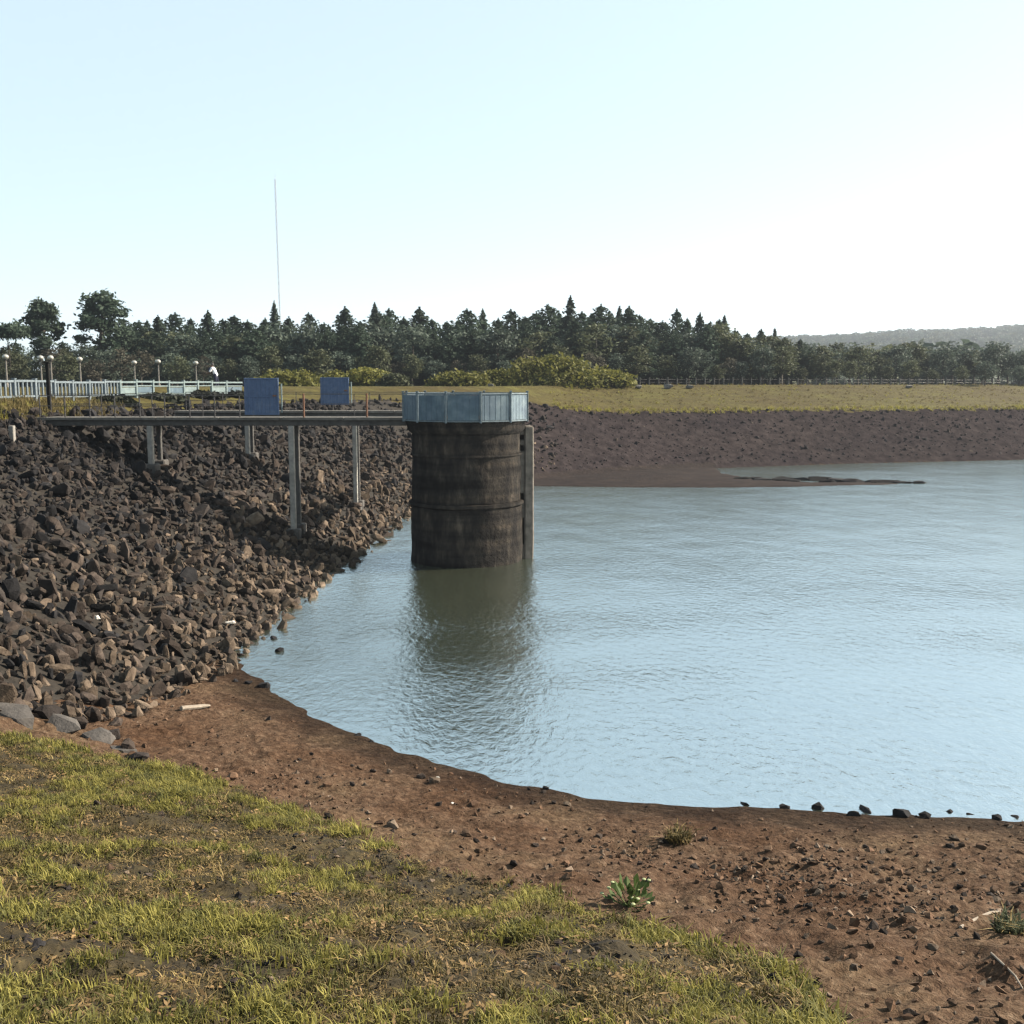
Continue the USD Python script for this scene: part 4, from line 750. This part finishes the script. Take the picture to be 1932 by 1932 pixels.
# the wooded country beyond, one mass
fx, fy = rng.uniform(60, 1500, 9000), rng.uniform(190, 1650, 9000)
fz = height(fx, fy); ok = (np.abs(fx / fy) < .62) & (fx / fy > .14); fx, fy, fz = fx[ok], fy[ok], fz[ok]
rf = np.random.default_rng(5)
fpr = [(cluster(10, 3.6, 3.8, 4.6, 40 + s, 20, .9, 14, .75), m, False) for s, m in enumerate(['needle_grey', 'leaf_olive', 'needle_dark', 'needle_grey'])]
fs = rf.uniform(.6, 1.15, len(fx))
instancer('distant_forest', fpr, np.stack([fx, fy, fz - .5], -1), R.from_euler('z', rf.uniform(0, 6.28, len(fx))).as_quat(), np.stack([fs * 1.3, fs * 1.3, fs], -1), rf.integers(0, 4, len(fx)), 'distant forest covering the low hill at right', 'forest')

def bush(u, vtop, y, wpx, label, m='bush_yellow', seed=0, name='bush', base=None, ratio=None):
    p = at_depth(u, vtop, y); z0 = float(height(p[0], y)) - .2; hgt_ = max(p[2] - z0, .4); rx = wpx / FPX * y / 2
    r = np.random.default_rng(seed); t = thing(name, label, 'bush', (p[0], y, z0))
    n = 90; q_ = r.normal(size=(n, 3)); q_[:, 2] = np.abs(q_[:, 2]); q_ /= np.linalg.norm(q_, axis=1, keepdims=True)
    c = q_ * [rx * .9, rx * .6, hgt_ * .88] * r.uniform(.82, 1.0, (n, 1)); c[:, 2] = np.maximum(c[:, 2], .1)
    obj('foliage', leaves(c, 34, (.10 * rx + .12, .10 * rx + .1, .09 * hgt_ + .05), .17 + .012 * rx, r), m, t)
    obj('stems', cat_([rod((0, 0, -.3), x_ * .85, .06, .015, 5) for x_ in c[::7]]), 'bark', t)
    return t
bush(1040, 668, 122, 215, 'large round yellow green bush right of the intake tower', seed=1)
bush(1135, 694, 124, 130, 'low spreading yellow green bush at the right foot of the large round one', seed=2)
bush(868, 701, 118, 120, 'yellow green bush behind the tower railing', seed=3)
bush(935, 699, 120, 70, 'small yellow green bush between the tower railing and the large round bush', seed=4)
bush(545, 697, 116, 130, 'yellow green bush behind and between the two blue gates', seed=5)
bush(690, 694, 118, 110, 'yellow green bush between the right blue gate and the tower', seed=6)
bush(640, 700, 120, 70, 'yellow green bush right behind the smaller blue gate', seed=7)
bush(745, 706, 116, 60, 'dull low bush against the left end of the tower railing', 'leaf_olive', seed=8)
for j, (u, v, wp, y, lab) in enumerate([(212, 752, 80, 57.5, 'dark low bush below the railing, leftmost of four'), (300, 750, 92, 65, 'dark low bush below the railing, second from left'), (372, 748, 90, 71, 'dark low bush below the railing under the person'), (438, 747, 70, 76, 'dark low bush touching the larger blue gate')]):
    p = crest(0, y, 1.2); du = HALF + FPX * p[0] / y; bush(u, v, y, wp, lab, 'bush_dark', seed=20 + j)
# ------------------------------------------------------------------ mast
mp = at_depth(529, 580, 600.0); mt = at_depth(519, 338, 600.0); zg = float(height(mp[0], 600))
mast = thing('radio_mast', 'very tall thin grey radio mast rising above the forest', 'mast', (mp[0], 600, zg))
H_ = mt[2] - zg; obj('lattice', cat_([rod((mt[0] - mp[0]) * np.array([0, 0, 0]) + [a, b, 0], np.array([mt[0] - mp[0] + a, b, H_]), .11, .11, 5) for a, b in ((-.35, -.2), (.35, -.2), (0, .4))] +
    [rod((k_ / 60 * (mt[0] - mp[0]) - .35 * (-1) ** k_, -.2, H_ * k_ / 60), ((k_ + 1) / 60 * (mt[0] - mp[0]) + .35 * (-1) ** k_, -.2, H_ * (k_ + 1) / 60), .07, .07, 4) for k_ in range(60)]), 'grey_metal', mast)
obj('aerial', rod((mt[0] - mp[0], 0, H_), (mt[0] - mp[0], 0, H_ + 4), .08, .03, 5), 'grey_metal', mast)
# ------------------------------------------------------------------ air
hz = obj('haze', trimesh.creation.box((7000, 5000, 260)).apply_translation((200, 1200, 125)), 'air'); tag(hz, 'thin blue haze over the reservoir and the hill', kind='stuff')
